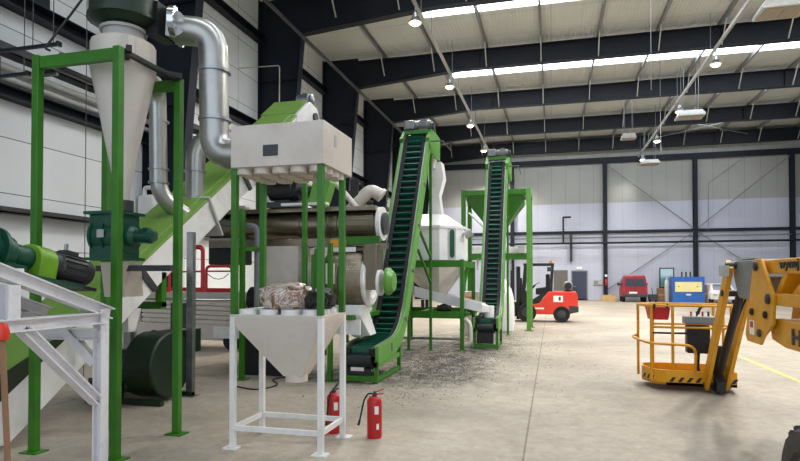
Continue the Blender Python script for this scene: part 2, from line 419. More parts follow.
# columns, girts and bracing on the end wall
n = 0
BC = [-9.2, -3.0, 3.9, 10.1, 16.3, 22.5]
for x in BC:
    b = B().ibeam((x, BY - 0.23, 0), (x, BY - 0.23, 10.75), 0.28, 0.34, 0.03, (0, 1, 0)); b.box(x - .25, x + .25, BY - 0.45, BY - 0.03, 0, 0.03)
    struct(b, 'end_wall_column', M_steel_navy, 'dark navy column on the far end wall')
for i, (z, h) in enumerate(((10.62, 0.42), (5.18, 0.22))):
    n += 1
    struct(B().box(WX, EX, BY - 0.17, BY - 0.01, z - h / 2, z + h / 2), f'trim_{n}', M_steel_navy, 'dark horizontal rail on the far end wall')
struct(B().box(WX, EX, BY - 0.06, BY, 0, 0.1), 'baseboard_back', M_lgrey, 'grey concrete upstand along the end wall')
struct(B().box(WX, WX + 0.1, -9, BY, 0, 0.3), 'baseboard_left', M_lgrey, 'grey concrete upstand along the left wall')
for i, (z, h, d) in enumerate(((7.42, 0.3, 0.3), (10.85, 0.3, 0.28), (5.5, 0.26, 0.24))):
    n += 1
    b = B().box(WX, WX + d, -8.8, BY, z - h / 2, z - h / 2 + .03); b.box(WX, WX + d, -8.8, BY, z + h / 2 - .03, z + h / 2); b.box(WX, WX + .05, -8.8, BY, z - h / 2, z + h / 2)
    struct(b, f'trim_{n}', M_steel_navy, 'dark horizontal wall rail along the left wall')
# high dark ventilation window on the left wall
n += 1
b = B().box(WX, WX + 0.08, 7.0, 10.45, 7.58, 10.3)
struct(b, 'window_20', M_glass, 'dark high window on the left wall near the corner')
# bracing rods on the end wall
for i, (p0, p1) in enumerate((((3.95, 10.3), (10.05, 5.3)), ((3.95, 0.8), (10.05, 5.1)), ((10.2, 5.3), (16.2, 10.3)), ((10.2, 5.1), (16.2, 0.8)))):
    b = B().tube((p0[0], BY - 0.28, p0[1]), (p1[0], BY - 0.28, p1[1]), 0.035, 8)
    struct(b, 'wall_brace_rod', M_grey, 'thin diagonal bracing rod on the far end wall')
for i, (p0, p1) in enumerate((((6.9, 40.0), (13.5, 46.0)), ((13.5, 40.0), (6.9, 46.0)))):
    b = B().tube((p0[0], p0[1], DECK - 0.5), (p1[0], p1[1], DECK - 0.5), 0.03, 8)
    struct(b, 'roof_brace_rod', M_grey, 'thin diagonal bracing rod under the roof')
# yellow floor marking
struct(B().box(3.88, 3.96, 2.0, 19.0, 0.0, 0.004), 'floor_marking', M_yline, 'faded yellow line painted on the concrete')
# end wall door
dx0, dx1 = 1.5, 2.55
d = struct(B().box(dx0, dx1, BY - 0.06, BY, 0.0, 2.2), 'door_1', mat('dark_blue_door', (52, 58, 78), 0.5), 'dark blue-grey steel door in the end wall')
b = B().box(dx0 - 0.08, dx0, BY - 0.09, BY, 0, 2.28); b.box(dx1, dx1 + .08, BY - .09, BY, 0, 2.28); b.box(dx0, dx1, BY - .09, BY, 2.2, 2.28)
build(b, 'door_frame', M_grey, d)
build(B().beam((dx0 + 0.1, BY - 0.1, 1.05), (dx0 + 0.25, BY - 0.1, 1.05), 0.03, 0.03), 'door_handle', M_chrome, d)
single(B().box(1.82, 2.22, BY - 0.05, BY, 2.38, 2.56), 'exit_sign', M_label, (2.0, BY - 0.025, 2.38), 'small white sign on the wall above the dark door', 'sign')
t = single(B().box(3.05, 3.72, BY - 0.12, BY, 1.2, 1.56), 'electrical_box', M_lgrey, (3.4, BY, 1.2), 'flat grey electrical box on the end wall right of the dark door', 'electrical box')
build(B().box(3.1, 3.36, BY - .13, BY - .12, 1.25, 1.5), 'cover', M_grey, t)
# pipes on the end wall
b = B().tube((WX + .1, BY - 0.45, 4.34), (EX, BY - 0.45, 4.34), 0.08, 10)
for x in BC: b.box(x - .05, x + .05, BY - .55, BY - .3, 4.22, 4.44)
single(b, 'wall_pipe', M_steel_navy, (0, BY - 0.45, 4.34), 'dark pipe running the full width of the end wall', 'pipe')
b = B().tube((WX + .1, BY - 0.1, 4.78), (EX, BY - 0.1, 4.78), 0.035, 8)
single(b, 'wall_conduit', M_grey, (0, BY - 0.1, 4.78), 'thin grey conduit along the end wall above the dark pipe', 'conduit')
b = B().path(bend([(1.42, BY - .3, 6.35), (0.85, BY - .3, 6.35), (0.85, BY - .3, 4.3)], 0.05, 3), 0.07, 8)
single(b, 'bent_pipe', M_black, (0.85, BY - .3, 4.6), 'black pipe bent like a hook on the end wall', 'pipe')
single(B().box(1.32, 1.52, BY - .3, BY - .1, 2.95, 5.05), 'downpipe', M_dgrey, (1.42, BY - .2, 2.95), 'short grey vertical duct hanging on the end wall above the forklift', 'duct')
b = B().path(bend([(11.0, BY - .2, 8.6), (10.95, BY - .2, 5.2)], .05, 2), 0.025, 6); b.tube((11.0, BY - .2, 8.6), (13.4, BY - .2, 10.4), .025, 6)
single(b, 'cable_conduit', M_grey, (11, BY - .2, 5.2), 'thin grey cable conduit kinked up the end wall', 'conduit')
# pipes and trays on the left wall
b = B().box(WX + 0.3, WX + 0.62, 2, 45.5, 6.12, 6.15); b.box(WX + 0.3, WX + .33, 2, 45.5, 6.12, 6.3); b.box(WX + .59, WX + .62, 2, 45.5, 6.12, 6.3)
t = single(b, 'cable_tray', M_dgrey, (WX + .45, 2, 6.12), 'long dark cable tray high along the left wall', 'cable tray', 'left wall cable trays')
for i in range(22): build(B().box(WX + .004, WX + .62, 2.5 + i * 1.9, 2.56 + i * 1.9, 6.06, 6.12), 'bracket', M_grey, t)
for z, r, dx, lb in ((5.92, 0.07, .35, 'upper grey pipe along the left wall under the cable tray'), (5.72, 0.055, .3, 'lower grey pipe along the left wall above the dark rail')):
    single(B().tube((WX + dx, 2, z), (WX + dx, 45.8, z), r, 10), 'wall_pipe', M_lgrey, (WX + dx, 2, z), lb, 'pipe')
b = B().box(WX + .05, WX + .3, 2, 33, 3.02, 3.05); b.box(WX + .05, WX + .08, 2, 33, 3.02, 3.16); b.box(WX + .27, WX + .3, 2, 33, 3.02, 3.14)
for i in range(40): b.box(WX + .271, WX + .305, 2.2 + i * .75, 2.5 + i * .75, 3.05, 3.11)
single(b, 'cable_tray', M_dgrey, (WX + .2, 2, 3.02), 'low perforated cable tray on the left wall at machine height', 'cable tray', 'left wall cable trays')
# white tank on the left wall
t = single(B().box(WX + .06, WX + .62, 13.3, 13.57, 3.15, 3.95), 'white_tank', M_white, (WX + .34, 13.45, 3.15), 'white tank fixed to a dark wall column behind the dark green rotary valve', 'tank', None, 0.08)
build(B().path(bend([(WX + .2, 13.45, 3.9), (WX + .2, 13.45, 4.15), (WX + .45, 13.45, 4.15)], .08), .06, 10), 'pipe_fitting', M_white, t)
# bars cantilevered from the left wall with hanger rods
for i, (x1, z, lb) in enumerate(((-7.06, 5.18, 'dark horizontal bar reaching out from the left wall, the upper and longer one'), (-7.62, 4.79, 'dark horizontal bar reaching out from the left wall, the lower and shorter one'))):
    t = single(B().beam((WX, 7.0, z), (x1, 7.0, z), 0.05, 0.045), 'wall_bar', M_steel_navy, (WX, 7, z), lb, 'bar')
    build(B().box(x1 - .04, x1, 6.96, 7.04, z - .035, z + .035), 'end_clamp', M_black, t)
    for q in ((0.12, 0.5, 1.3) if i == 0 else (0.1, .55)): build(B().tube((x1 - q, 7.0, z), (x1 - q, 7.0, DECK - .2 if q in (.1, .12, .5) else z + .3), 0.007, 6), 'hanger_rod', M_dgrey, t)
single(B().tube((-6.58, 7.0, 0.01), (-6.58, 7.0, DECK), 0.006, 6), 'hanging_rod', M_dgrey, (-6.58, 7, 0), 'thin vertical grey wire in front of the left wall beside the white cone', 'wire')

# ------------------------------------------------------------------ roof lamps, heaters, light tracks
def lamp(x, y, z, lb):
    t = thing('pendant_lamp', (x, y, z), lb, 'lamp', 'round hall lamps under the roof')
    build(B().lathe([(0.07, .34), (.09, .2), (.12, .18), (.24, .02), (.245, 0), (.235, 0), (.11, .16), (0, .16)], (x, y, z), n=20), 'lamp_shade', M_galv, t)
    build(B().lathe([(0, -.08), (.1, -.06), (.17, 0), (.17, .03), (0, .03)], (x, y, z), n=20), 'lamp_glass', M_lamp, t)
    build(B().tube((x, y, z + .32), (x, y, z + .6), .02, 8), 'stem', M_grey, t)
    li = bpy.data.lights.new('pendant_light', 'SPOT'); li.energy = 1500; li.spot_size = math.radians(150); li.spot_blend = .5; li.shadow_soft_size = .22; li.color = (1, .93, .82)
    o = bpy.data.objects.new('pendant_light', li); COL.objects.link(o); o.location = (0, 0, -.14); o.parent = t
    return t
ORD = ['nearest', 'second', 'third', 'fourth', 'farthest']
LY = [18.4, 25.0, 31.7, 38.2, 44.0]
for row, x in (('left', -4.31), ('right', 6.25)):
    for i, yy in enumerate(LY):
        nm = {0: 'nearest the camera', 1: 'second from the camera', 2: 'third from the camera', 3: 'fourth from the camera', 4: 'last before the end wall'}[i]
        side = 'over the green conveyors' if row == 'left' else 'over the open floor'
        lamp(x, yy, 10.05, f'round glowing pendant lamp {side}, {nm}')
lamp(6.25, 11.8, 10.05, 'round pendant lamp ahead of the glowing row')
for x, lb in ((-4.31, 'grey light track carrying the lamps over the green conveyors'), (6.25, 'grey light track carrying the lamps over the open floor')):
    t = single(B().chan((x, -2, 10.72), (x, 46, 10.72), .09, .11, .012), 'light_track', M_lgrey, (x, -2, 10.7), lb, 'light track')
    for f in FR:
        if f > 2:
            for q in (-.9, .9): build(B().tube((x, f + q, 10.77), (x, f + q, DECK - .02), .012, 6), 'hanger_rod', M_grey, t)
for i, (x, y, lb) in enumerate(((6.72, 19.75, 'rectangular plaque heater hanging nearest, at the top corner above the boom lift'), (6.7, 31.6, 'rectangular plaque heater hanging in the middle of the row'), (6.7, 44.0, 'rectangular plaque heater hanging farthest, before the end wall'), (4.3, 35.6, 'small white heater under the fourth rafter, left of the plaque heaters'))):
    z = 9.72
    t = thing('gas_heater', (x, y, z), lb, 'heater', 'plaque heaters hanging under the roof')
    w, d = (.62, .5) if i < 3 else (.4, .3)
    b = B().loft([B().rect(x - w, x + w, y - d, y + d, z), B().rect(x - w, x + w, y - d, y + d, z + .08), B().rect(x - w * .8, x + w * .8, y - d * .7, y + d * .7, z + .3)])
    build(b, 'reflector', M_lgrey, t)
    build(B().box(x - w * .86, x - .02, y - d * .8, y + d * .8, z - .025, z), 'burner_plate', M_heat, t); build(B().box(x + .02, x + w * .86, y - d * .8, y + d * .8, z - .025, z), 'burner_plate', M_heat, t)
    for sx in (-1, 1):
        for sy in (-1, 1): build(B().tube((x + sx * w * .55, y + sy * d * .6, z + .2), (x + sx * w * .55, y + sy * d * .6, DECK - .05), .013, 6), 'hanger_rod', M_grey, t)
for x, y, z0, lb in ((3.55, 22.8, 8.6, 'thin vertical cable hanging from the roof left of the heaters'), (4.6, 27.2, 7.2, 'thin vertical cable hanging from the roof toward the end wall')):
    single(B().tube((x, y, z0), (x, y, DECK), .014, 6), 'hanging_cable', M_grey, (x, y, z0), lb, 'cable')
b = B().path([(-8.85, 8, 10.6), (-8.85, 46, 10.6)], .07, 8)
single(b, 'roof_pipe', M_dgrey, (-8.85, 8, 10.6), 'dark pipe running along the head of the wall columns', 'pipe')
b = B().path(bend([(WX, 18.6, 9.25), (-9.27, 18.6, 9.2), (-9.27, 18.6, 5.0)], .1), .02, 6)
single(b, 'hanging_cable', M_lgrey, (WX, 18.6, 9.25), 'thin pale cable hooked out from the left wall above the conveyor head', 'cable')
# ================================================================== machines on the left
def motor(parent, p, d, r, L, m=None, name='motor', ribs=True, foot=True):
    """finned electric motor from p along d"""
    m = m or M_dgrey; p = V(p); d = V(d).normalized()
    b = B().lathe([(0, 0), (r * .5, 0), (r * .92, .03 * L), (r * .92, .2 * L), (r, .22 * L), (r, .78 * L), (r * .92, .8 * L), (r * .95, .97 * L), (r * .7, L), (0, L)], p, d, 20)
    if ribs:
        x, y = b.frame(d, (0, 0, 1))
        for i in range(16):
            a = 2 * PI * i / 16; o = (x * math.cos(a) + y * math.sin(a)) * r * 1.03
            b.beam(p + o + d * L * .24, p + o + d * L * .76, .01, r * .16, o)
    mo = build(b, name, m, parent)
    x, y = B().frame(d, (0, 0, 1))
    c = p + d * L * .5
    build(B().beam(c + y * r * 1.0 - d * L * .14, c + y * r * 1.0 + d * L * .14, r * .8, r * .55, y), 'terminal_box', m, mo)
    if foot: build(B().beam(c - y * r * 1.05 - d * L * .25, c - y * r * 1.05 + d * L * .25, r * 1.7, r * .2, y), 'motor_foot', m, mo)
    return mo

# ---- cyclone on its green frame
x0, x1, y0, y1, H = -4.9, -3.96, 4.6, 5.52, 3.89
cx, cy = (x0 + x1) / 2 + 0.12, (y0 + y1) / 2 + 0.02
t = thing('cyclone_separator', (cx, cy, 0), 'white cone cyclone under a dark green fan drum inside a tall green post frame', 'cyclone')
for x, y in ((x0, y0), (x1, y0), (x1, y1), (x0, y1)):
    p = build(B().box(x - .038, x + .038, y - .038, y + .038, 0.012, H), 'post', M_green, t, .006)
    build(B().box(x - .1, x + .1, y - .08, y + .08, 0, .012), 'foot_plate', M_green, p)
for p0, p1 in (((x0, y0), (x1, y0)), ((x1, y0), (x1, y1)), ((x1, y1), (x0, y1)), ((x0, y1), (x0, y0))):
    d = (V(p1 + (0,)) - V(p0 + (0,))).normalized() * .051
    dark = p0[0] == p1[0]; d *= .78
    build(B().beam((p0[0] + d.x, p0[1] + d.y, H - (.02 if dark else .07)), (p1[0] - d.x, p1[1] - d.y, H - (.02 if dark else .07)), .05, .05 if dark else .12), 'top_beam', M_black if dark else M_green, t, .006)
# support brackets of the barrel
for a in (45, 135, 225, 315):
    q = math.radians(a); d = V((math.cos(q), math.sin(q), 0))
    build(B().beam(V((cx, cy, 3.9)) + d * .3, V((cx, cy, 3.9)) + d * .58, .05, .06), 'bracket', M_black, t)
R = .315
build(B().lathe([(.07, 2.5), (.07, 2.6), (R, 3.86), (R, 4.12), (R - .04, 4.15), (0, 4.15)], (cx, cy, 0), n=14), 'cone', M_cream, t)
build(B().lathe([(R - .1, 4.14), (.2, 4.17), (.2, 4.25), (.23, 4.25), (.23, 4.28), (0, 4.28)], (cx, cy, 0), n=20), 'neck', M_lgrey, t)
build(B().box(cx + .2, cx + .29, cy - .28, cy - .2, 3.9, 4.1), 'inlet_plate', M_cream, t)
fd = build(B().lathe([(0, 4.28), (.18, 4.28), (.31, 4.34), (.33, 4.36), (.33, 5.0), (.3, 5.04), (0, 5.04)], (cx, cy, 0), n=28), 'fan_drum', M_fgreen, t)
build(B().lathe([(.332, 4.36), (.35, 4.36), (.35, 4.39), (.332, 4.39)], (cx, cy, 0), n=28), 'drum_flange', M_fgreen, fd)
motor(t, (cx, cy, 5.04), (0, 0, 1), .17, .45, M_dgrey, 'fan_motor')
build(B().box(cx + .22, cx + .36, cy + .06, cy + .36, 4.24, 4.58), 'fan_outlet', M_black, t)
# rotary valve and its gear motor
vz = 2.13; vx = cx - .09
b = B().lathe([(0, -.19), (.18, -.19), (.18, .19), (0, .19)], (vx, cy, vz), (1, 0, 0), 24)
b.box(vx - .18, vx + .18, cy - .15, cy + .15, vz + .1, vz + .22); b.box(vx - .18, vx + .18, cy - .15, cy + .15, vz - .22, vz - .1)
rv = build(b, 'rotary_valve', M_dgreen, t, .004)
for z in (vz - .235, vz + .235): build(B().box(vx - .21, vx + .21, cy - .2, cy + .2, z - .015, z + .015), 'flange', M_dgreen, rv)
for q in (-.16, -.02, .12): build(B().lathe([(.18, 0), (.2, 0), (.2, .02), (.18, .02)], (vx + q, cy, vz), (1, 0, 0), 24), 'rib', M_dgreen, rv)
build(B().box(vx - .04, vx + .04, cy - .205, cy - .195, vz - .02, vz + .06), 'name_plate', M_lgrey, rv)
build(B().tube((cx, cy, vz + .26), (cx, cy, 2.5), .11, 16), 'valve_collar', M_dgrey, t)
g = build(B().lathe([(.08, 0), (.1, 0), (.1, .06), (.07, .1), (.07, .12)], (vx + .17, cy, vz), (1, 0, 0), 20), 'gearbox', M_dgreen, t)
motor(t, (vx + .28, cy, vz), (1, 0, 0), .068, .2, M_dgreen, 'gear_motor')
b = B().loft([B().rect(cx - .14, cx + .12, cy - .14, cy + .14, vz - .27), B().rect(cx - .3, cx - .04, cy + .1, cy + .38, 1.5)])
build(b, 'outlet_chute', M_cream, t)
build(B().box(cx - .3, cx + .6, cy - .03, cy + .03, vz - .36, vz - .3), 'valve_support', M_dgrey, t)
# ---- ducts
b = B().path(bend([(cx + .5, 5.4, 4.58), (-4.0, 5.5, 4.57), (-3.57, 5.55, 4.53), (-3.56, 5.56, 4.12)], .34, 8), .155, 20)
q = V((-3.56, 5.56, 4.1))
t = thing('silver_duct', (-3.55, 5.56, 2.9), 'large silver duct curving down from the green fan drum to the white box', 'duct')
pts = bend([(cx + .4, 5.3, 4.42), (-4.0, 5.45, 4.41), (-3.57, 5.57, 4.38), (-3.55, 5.58, 3.04), (-3.1, 5.6, 3.02)], .42, 9)
build(B().path(pts, .155, 22), 'pipe', M_duct, t)
for p, d in (((-3.555, 5.575, 3.95), (0, 0, 1)), ((-3.55, 5.579, 3.42), (0, 0, 1)), ((-3.92, 5.47, 4.405), (1, .28, 0))):
    build(B().lathe([(.15, -.015), (.175, -.015), (.175, .015), (.15, .015)], p, d, 24), 'flange_ring', M_galv, t)
build(B().lathe([(.15, -.03), (.165, -.03), (.165, .03), (.15, .03)], (cx + .43, 5.31, 4.42), (1, .4, 0), 24), 'clamp_ring', M_chrome, t)
t = thing('silver_duct', (-5.6, 7.4, 2.5), 'narrow silver duct dropping behind the white cone onto the inclined conveyor', 'duct')
pts = bend([(-4.75, 5.75, 4.2), (-5.6, 7.3, 4.5), (-5.6, 7.35, 2.9), (-5.35, 7.7, 2.62)], .32, 7)
build(B().path(pts, .125, 18), 'pipe', M_duct, t)
for z in (4.0, 3.3, 3.1): build(B().lathe([(.12, -.012), (.145, -.012), (.145, .012), (.12, .012)], (-5.6, 7.34, z), (0, 0, 1), 20), 'flange_ring', M_galv, t)
t = thing('silver_duct', (-5.5, 8.1, 2.9), 'short silver duct elbow rising from the inclined conveyor behind the large duct', 'duct')
pts = bend([(-5.5, 8.1, 2.9), (-5.5, 8.1, 3.95), (-4.55, 8.7, 3.95), (-4.5, 9.7, 3.9), (-4.5, 9.85, 2.93)], .38, 7)
build(B().path(pts, .15, 18), 'pipe', M_duct, t)
build(B().lathe([(.14, -.012), (.172, -.012), (.172, .012), (.14, .012)], (-5.5, 8.1, 3.4), (0, 0, 1), 20), 'flange_ring', M_galv, t)

# ---- inclined trough conveyor
def cz(y): return .56 + .68 * (y - 4.55)          # top edge of the trough
XA, XB = -6.0, -5.2
t = thing('inclined_conveyor', (-5.6, 5.2, 0), 'long white inclined trough conveyor with lime green cover rising to the upper left', 'conveyor')
ya, yb = 4.0, 11.7
DP = .48
tr = build(B().yz([(ya, max(.06, cz(ya) - DP)), (4.6, .06), (yb, cz(yb) - DP), (yb, cz(yb)), (ya, cz(ya))], XA, XB), 'trough', M_white, t, .01)
for y in (6.75, 9.3): build(B().yz([(y - .04, cz(y) - DP - .03 - .03), (y + .04, cz(y) - DP - .03 + .02), (y + .04 - .36, cz(y) + .06 - .22), (y - .04 - .36, cz(y) + .02 - .26)], XA - .03, XB + .03), 'joint_flange', M_dgrey, tr)
cvb = B()
cvb.beam((-5.6, ya, cz(ya) + .03), (-5.6, yb + .05, cz(yb + .05) + .03), .84, .04, (0, -.68, 1)); cvb.beam((-5.6, ya, cz(ya) + .06), (-5.6, yb, cz(yb) + .06), .6, .04, (0, -.68, 1))
build(cvb, 'cover', M_lime, t, .006)
for x in (XA - .02, XB + .0): build(B().beam((x, ya, cz(ya) - .02), (x, yb, cz(yb) - .02), .03, .06 if x > -5.5 else .08, (0, -.68, 1)), 'edge_strip', M_white if x > -5.5 else M_green, tr)
sd = V((0, .68, -1)).normalized()
p = V((-5.6, 8.0, cz(8.0))); build(B().beam(p - sd * .07, p + sd * .62, .9, .04, (0, 1, .68)), 'section_flange', M_lgrey, tr)
# head box
z0 = cz(12.1)
hb = build(B().yz([(11.2, cz(11.2) - DP), (11.2, cz(11.2) + .06), (11.85, cz(11.85) + .08), (12.25, cz(11.85) + .03), (12.5, cz(11.85) - .3), (12.45, cz(11.6) - DP - .25), (11.95, cz(11.6) - DP - .35)], XA - .02, XB + .04), 'head_box', M_white, t, .012)
build(B().yz([(11.2, cz(11.2) + .07), (11.84, cz(11.84) + .1), (11.84, cz(11.84) + .13), (11.2, cz(11.2) + .1)], XA - .02, XB - .02), 'head_cover', M_lime, t)
build(B().lathe([(0, 0), (.11, 0), (.11, .05), (0, .05)], (XB + .04, 12.1, cz(11.85) - .22), (1, 0, 0), 18), 'bearing', M_dgrey, hb)
motor(t, (XB - .36, 12.05, cz(11.85) + .19), (1, 0, 0), .12, .38, M_galv, 'head_motor')
build(B().box(XB - .34, XB + .0, 11.9, 12.2, cz(11.85) + .02, cz(11.85) + .08), 'motor_mount', M_dgrey, t)
build(B().loft([B().rect(XA + .05, XB - .05, 11.9, 12.3, cz(11.6) - DP - .3), B().rect(XA + .2, XB - .2, 10.9, 11.05, 3.0)]), 'discharge_spout', M_white, t)
build(B().yz([(4.0, cz(4.0) + .0), (5.35, cz(5.35)), (5.35, cz(5.35) + .05), (4.0, cz(4.0) + .34)], XB + .005, XB + .035), 'feed_side_plate', M_fgreen, t)
# legs
for x, y in ((-5.05, 7.35),):
    lg = build(B().chan((x, y, .012), (x, y, cz(7.35) - .1), .1, .08, .01, (0, 1, 0)), 'leg', M_galv, t)
    build(B().box(x - .1, x + .1, y - .09, y + .09, 0, .012), 'foot_plate', M_galv, lg)
lg = build(B().chan((-6.1, 7.35, .012), (-6.1, 7.35, cz(7.35) - .1), .12, .09, .01, (0, 1, 0)), 'leg', M_galv, t)
build(B().box(-6.2, -6.0, 7.26, 7.44, 0, .012), 'foot_plate', M_galv, lg)
for x in (-6.05, -5.15):
    for y in (11.2,):
        lg = build(B().box(x - .05, x + .05, y - .05, y + .05, .012, cz(y) - DP + .1), 'leg', M_green, t, .005)
        build(B().box(x - .1, x + .1, y - .08, y + .08, 0, .012), 'foot_plate', M_green, lg)
build(B().beam((-6.0, 6.95, 1.32), (-5.2, 6.95, 1.32), .1, .1), 'cross_beam', M_green, t)
build(B().box(-5.3, -5.2, 6.9, 7.0, 1.3, 1.78), 'saddle', M_green, t)
build(B().box(-6.0, -5.9, 6.9, 7.0, 1.3, 1.78), 'saddle', M_green, t)
build(B().loft([B().rect(-5.5, -5.25, 6.3, 6.55, 1.3), B().rect(-5.42, -5.3, 6.38, 6.5, 1.0)]), 'drain_spout', M_white, t)

# ---- bottle green blower on the floor under the conveyor
t = thing('blower', (-5.5, 6.9, 0), 'dark green round blower with motor on the floor under the inclined conveyor', 'blower')
fx0, fx1, fy_, fz = -5.55, -5.05, 7.0, .5
b = B().lathe([(0, 0), (.43, 0), (.45, .02), (.45, .43), (.43, .45), (0, .45)], (fx0, fy_, fz), (1, 0, 0), 32)
h = build(b, 'housing', M_fgreen, t)
build(B().box(fx0 + .04, fx1 - .1, fy_ + .1, fy_ + .75, fz + .1, fz + .44), 'outlet', M_fgreen, h)
build(B().lathe([(0, 0), (.12, 0), (.3, .06), (.3, .08), (0, .08)], (fx0 - .08, fy_, fz), (1, 0, 0), 24), 'inlet_cone', M_black, h)
motor(t, (-6.1, fy_, fz), (1, 0, 0), .15, .42, M_dgrey)
build(B().box(-6.2, -5.0, 6.62, 6.7, 0, .07), 'skid', M_fgreen, t); build(B().box(-6.2, -5.0, 7.3, 7.38, 0, .07), 'skid', M_fgreen, t)
b = B().box(-6.2, -5.62, 6.68, 7.3, .28, .32)
for x in (-6.17, -5.68):
    for y in (6.7, 7.26): b.box(x - .025, x + .025, y - .025, y + .025, .05, .28)
build(b, 'motor_table', M_fgreen, t)

# ---- drive unit on a white steel stand, cut by the frame edge
t = thing('feeder_drive', (-4.1, 3.4, 0), 'green feeder drive and grey motor sloping down on a white steel beam stand', 'machine')
XF, XG = -3.86, -4.55
def sz(y): return 1.80 - .34 * (y - 3.31)
for x in (XF, XG):
    build(B().ibeam((x, 1.6, sz(1.6) - .05), (x, 4.4, sz(4.4) - .05), .1, .1, .012, (0, .34, 1)), 'sloping_beam', M_white2, t)
    build(B().ibeam((x, 1.5, 1.35), (x, 4.3, 1.35), .12, .1, .012), 'level_beam', M_white2, t)
    for y in ((4.3, 1.55) if x == XF else (1.55,)):
        lg = build(B().ibeam((x, y, .012), (x, y, 1.43 if y > 2 else 2.2), .09, .09, .014, (1, 0, 0)), 'leg', M_white2, t)
        build(B().box(x - .1, x + .1, y - .1, y + .1, 0, .012), 'foot_plate', M_white2, lg)
    if x == XF:
        build(B().ibeam((x, 3.52, 1.31), (x, 4.26, .62), .1, .08, .012, (0, 1, 1)), 'brace', M_white2, t); build(B().ibeam((x - .05, 4.3, .95), (x - .5, 4.3, 1.33), .08, .08, .012, (0, 1, 0)), 'brace', M_white2, t)
    for y in (3.4, 2.3): build(B().ibeam((x, y, 1.39), (x, y, sz(y) - .12), .1, .1, .012, (1, 0, 0)), 'strut', M_white2, t)
for y in (4.3,): build(B().ibeam((XF, y, 1.2), (XG, y, 1.2), .1, .1, .012), 'cross_beam', M_white2, t)
sl = V((0, 1, -.34)).normalized(); nz = V((0, .34, 1)).normalized()
sl = V((0, 1, -.19)).normalized(); nz = V((0, .19, 1)).normalized()
def on(x, y, h): return V((x, y - .13, 1.93 - .19 * (y - 3.6))) + nz * h
def slab(x0, x1, y0, y1, h0, h1, b=None):
    b = b or B()
    return b.hexa([on(x0, y0, h0), on(x1, y0, h0), on(x1, y1, h0), on(x0, y1, h0), on(x0, y0, h1), on(x1, y0, h1), on(x1, y1, h1), on(x0, y1, h1)])
build(slab(-4.45, -3.9, 2.6, 4.3, -.19, -.165), 'base_plate', M_dgreen, t)
for y in (2.7, 3.5): build(B().beam((-4.45, y, sz(y) + .01), (-4.45, y, on(0, y, -.18).z), .08, .08), 'base_strut', M_white2, t); build(B().beam((-3.92, y, sz(y) - .03), (-3.92, y, on(0, y, -.18).z), .08, .08), 'base_strut', M_white2, t)
hs = build(B().lathe([(0, 0), (.12, 0), (.17, .05), (.19, .2), (.19, .72), (.14, .8), (.14, 1.0), (.1, 1.05), (.1, 1.2), (0, 1.2)], on(-4.2, 2.8, 0), sl, 24), 'drive_housing', M_dgreen, t)
build(slab(-4.34, -4.02, 3.0, 3.4, .17, .24), 'inspection_lid', M_dgreen, hs); build(slab(-4.32, -4.08, 3.5, 3.9, -.165, -.08), 'pedestal', M_dgreen, hs)
for y in (3.5, 3.66): build(B().lathe([(.15, 0), (.185, 0), (.185, .03), (.15, .03)], on(-4.2, y, 0), sl, 24), 'ring_flange', M_dgreen, hs)
prof = [(-4.04, -.15)]
for i in range(13):
    a = PI * i / 12; prof.append((-4.2 + .16 * math.cos(a), -.01 + .14 * math.sin(a)))
prof += [(-4.36, -.15)]
build(B().loft([[on(x, 3.98, h) for x, h in prof], [on(x, 4.15, h) for x, h in prof]]), 'belt_guard', mat('guard_lime_paint', (116, 166, 36), .4), t, .008)
motor(t, on(-4.2, 4.16, -.0), sl, .125, .46, M_dgrey)
build(B().path([on(-4.2, 4.35, .12), on(-4.2, 4.35, .22)], .016, 8), 'lifting_eye', M_galv, t)
build(slab(-4.36, -4.04, 4.16, 4.6, -.165, -.14), 'motor_plate', M_black, t)
# ---- push broom handle at the very edge
t = thing('long_handled_tool', (-2.9, 2.6, 0), 'wooden pole with red tip leaning at the left edge before the white stand', 'tool')
build(B().tube((-2.9, 2.6, 0.01), (-3.0, 2.6, 1.36), .016, 10), 'handle', M_brown, t)
build(B().lathe([(0, 0), (.035, .01), (.042, .05), (.03, .1), (0, .11)], (-3.0, 2.6, 1.34), (-.08, 0, 1), 14), 'red_tip', M_redl, t)
build(B().lathe([(.03, 0), (.034, .12)], (-2.9, 2.6, 0.0), (-.08, 0, 1), 12), 'ferrule', M_dgrey, t)

# ---- bag filter: white funnel stand below, plenum box above on green posts
sx0, sx1, sy0, sy1 = -3.13, -2.13, 5.2, 5.86
t = thing('bag_filter', ((sx0 + sx1) / 2, (sy0 + sy1) / 2, 0), 'white bag filter with square funnel stand below and boxed plenum on green posts', 'bag filter')
for x, y in ((sx0, sy0), (sx1, sy0), (sx1, sy1), (sx0, sy1)):
    sx = 1 if x < -2.5 else -1; sy = 1 if y < 5.5 else -1
    lg = build(B().box(x, x + sx * .055, y, y + sy * .055, .012, 1.31), 'leg', M_white, t, .004)
    build(B().box(x - .05, x + .1 if sx > 0 else x + .05, y - .05, y + .08, 0, .012) if sx > 0 else B().box(x - .1, x + .05, y - .05, y + .08, 0, .012), 'foot_plate', M_white, lg)
    build(B().box(x + sx * .005, x + sx * .065, y + sy * .005, y + sy * .065, 1.335, 2.8), 'green_post', M_green, t, .004)
for p0, p1 in (((sx0 + .05, sy0 + .03), (sx1 - .05, sy0 + .03)), ((sx0 + .05, sy1 - .03), (sx1 - .05, sy1 - .03)), ((sx0 + .03, sy0 + .05), (sx0 + .03, sy1 - .05)), ((sx1 - .03, sy0 + .05), (sx1 - .03, sy1 - .05))):
    build(B().beam((p0[0], p0[1], .2), (p1[0], p1[1], .2), .03, .05), 'rail', M_white, t)
fxm, fym = (sx0 + sx1) / 2 + .08, (sy0 + sy1) / 2
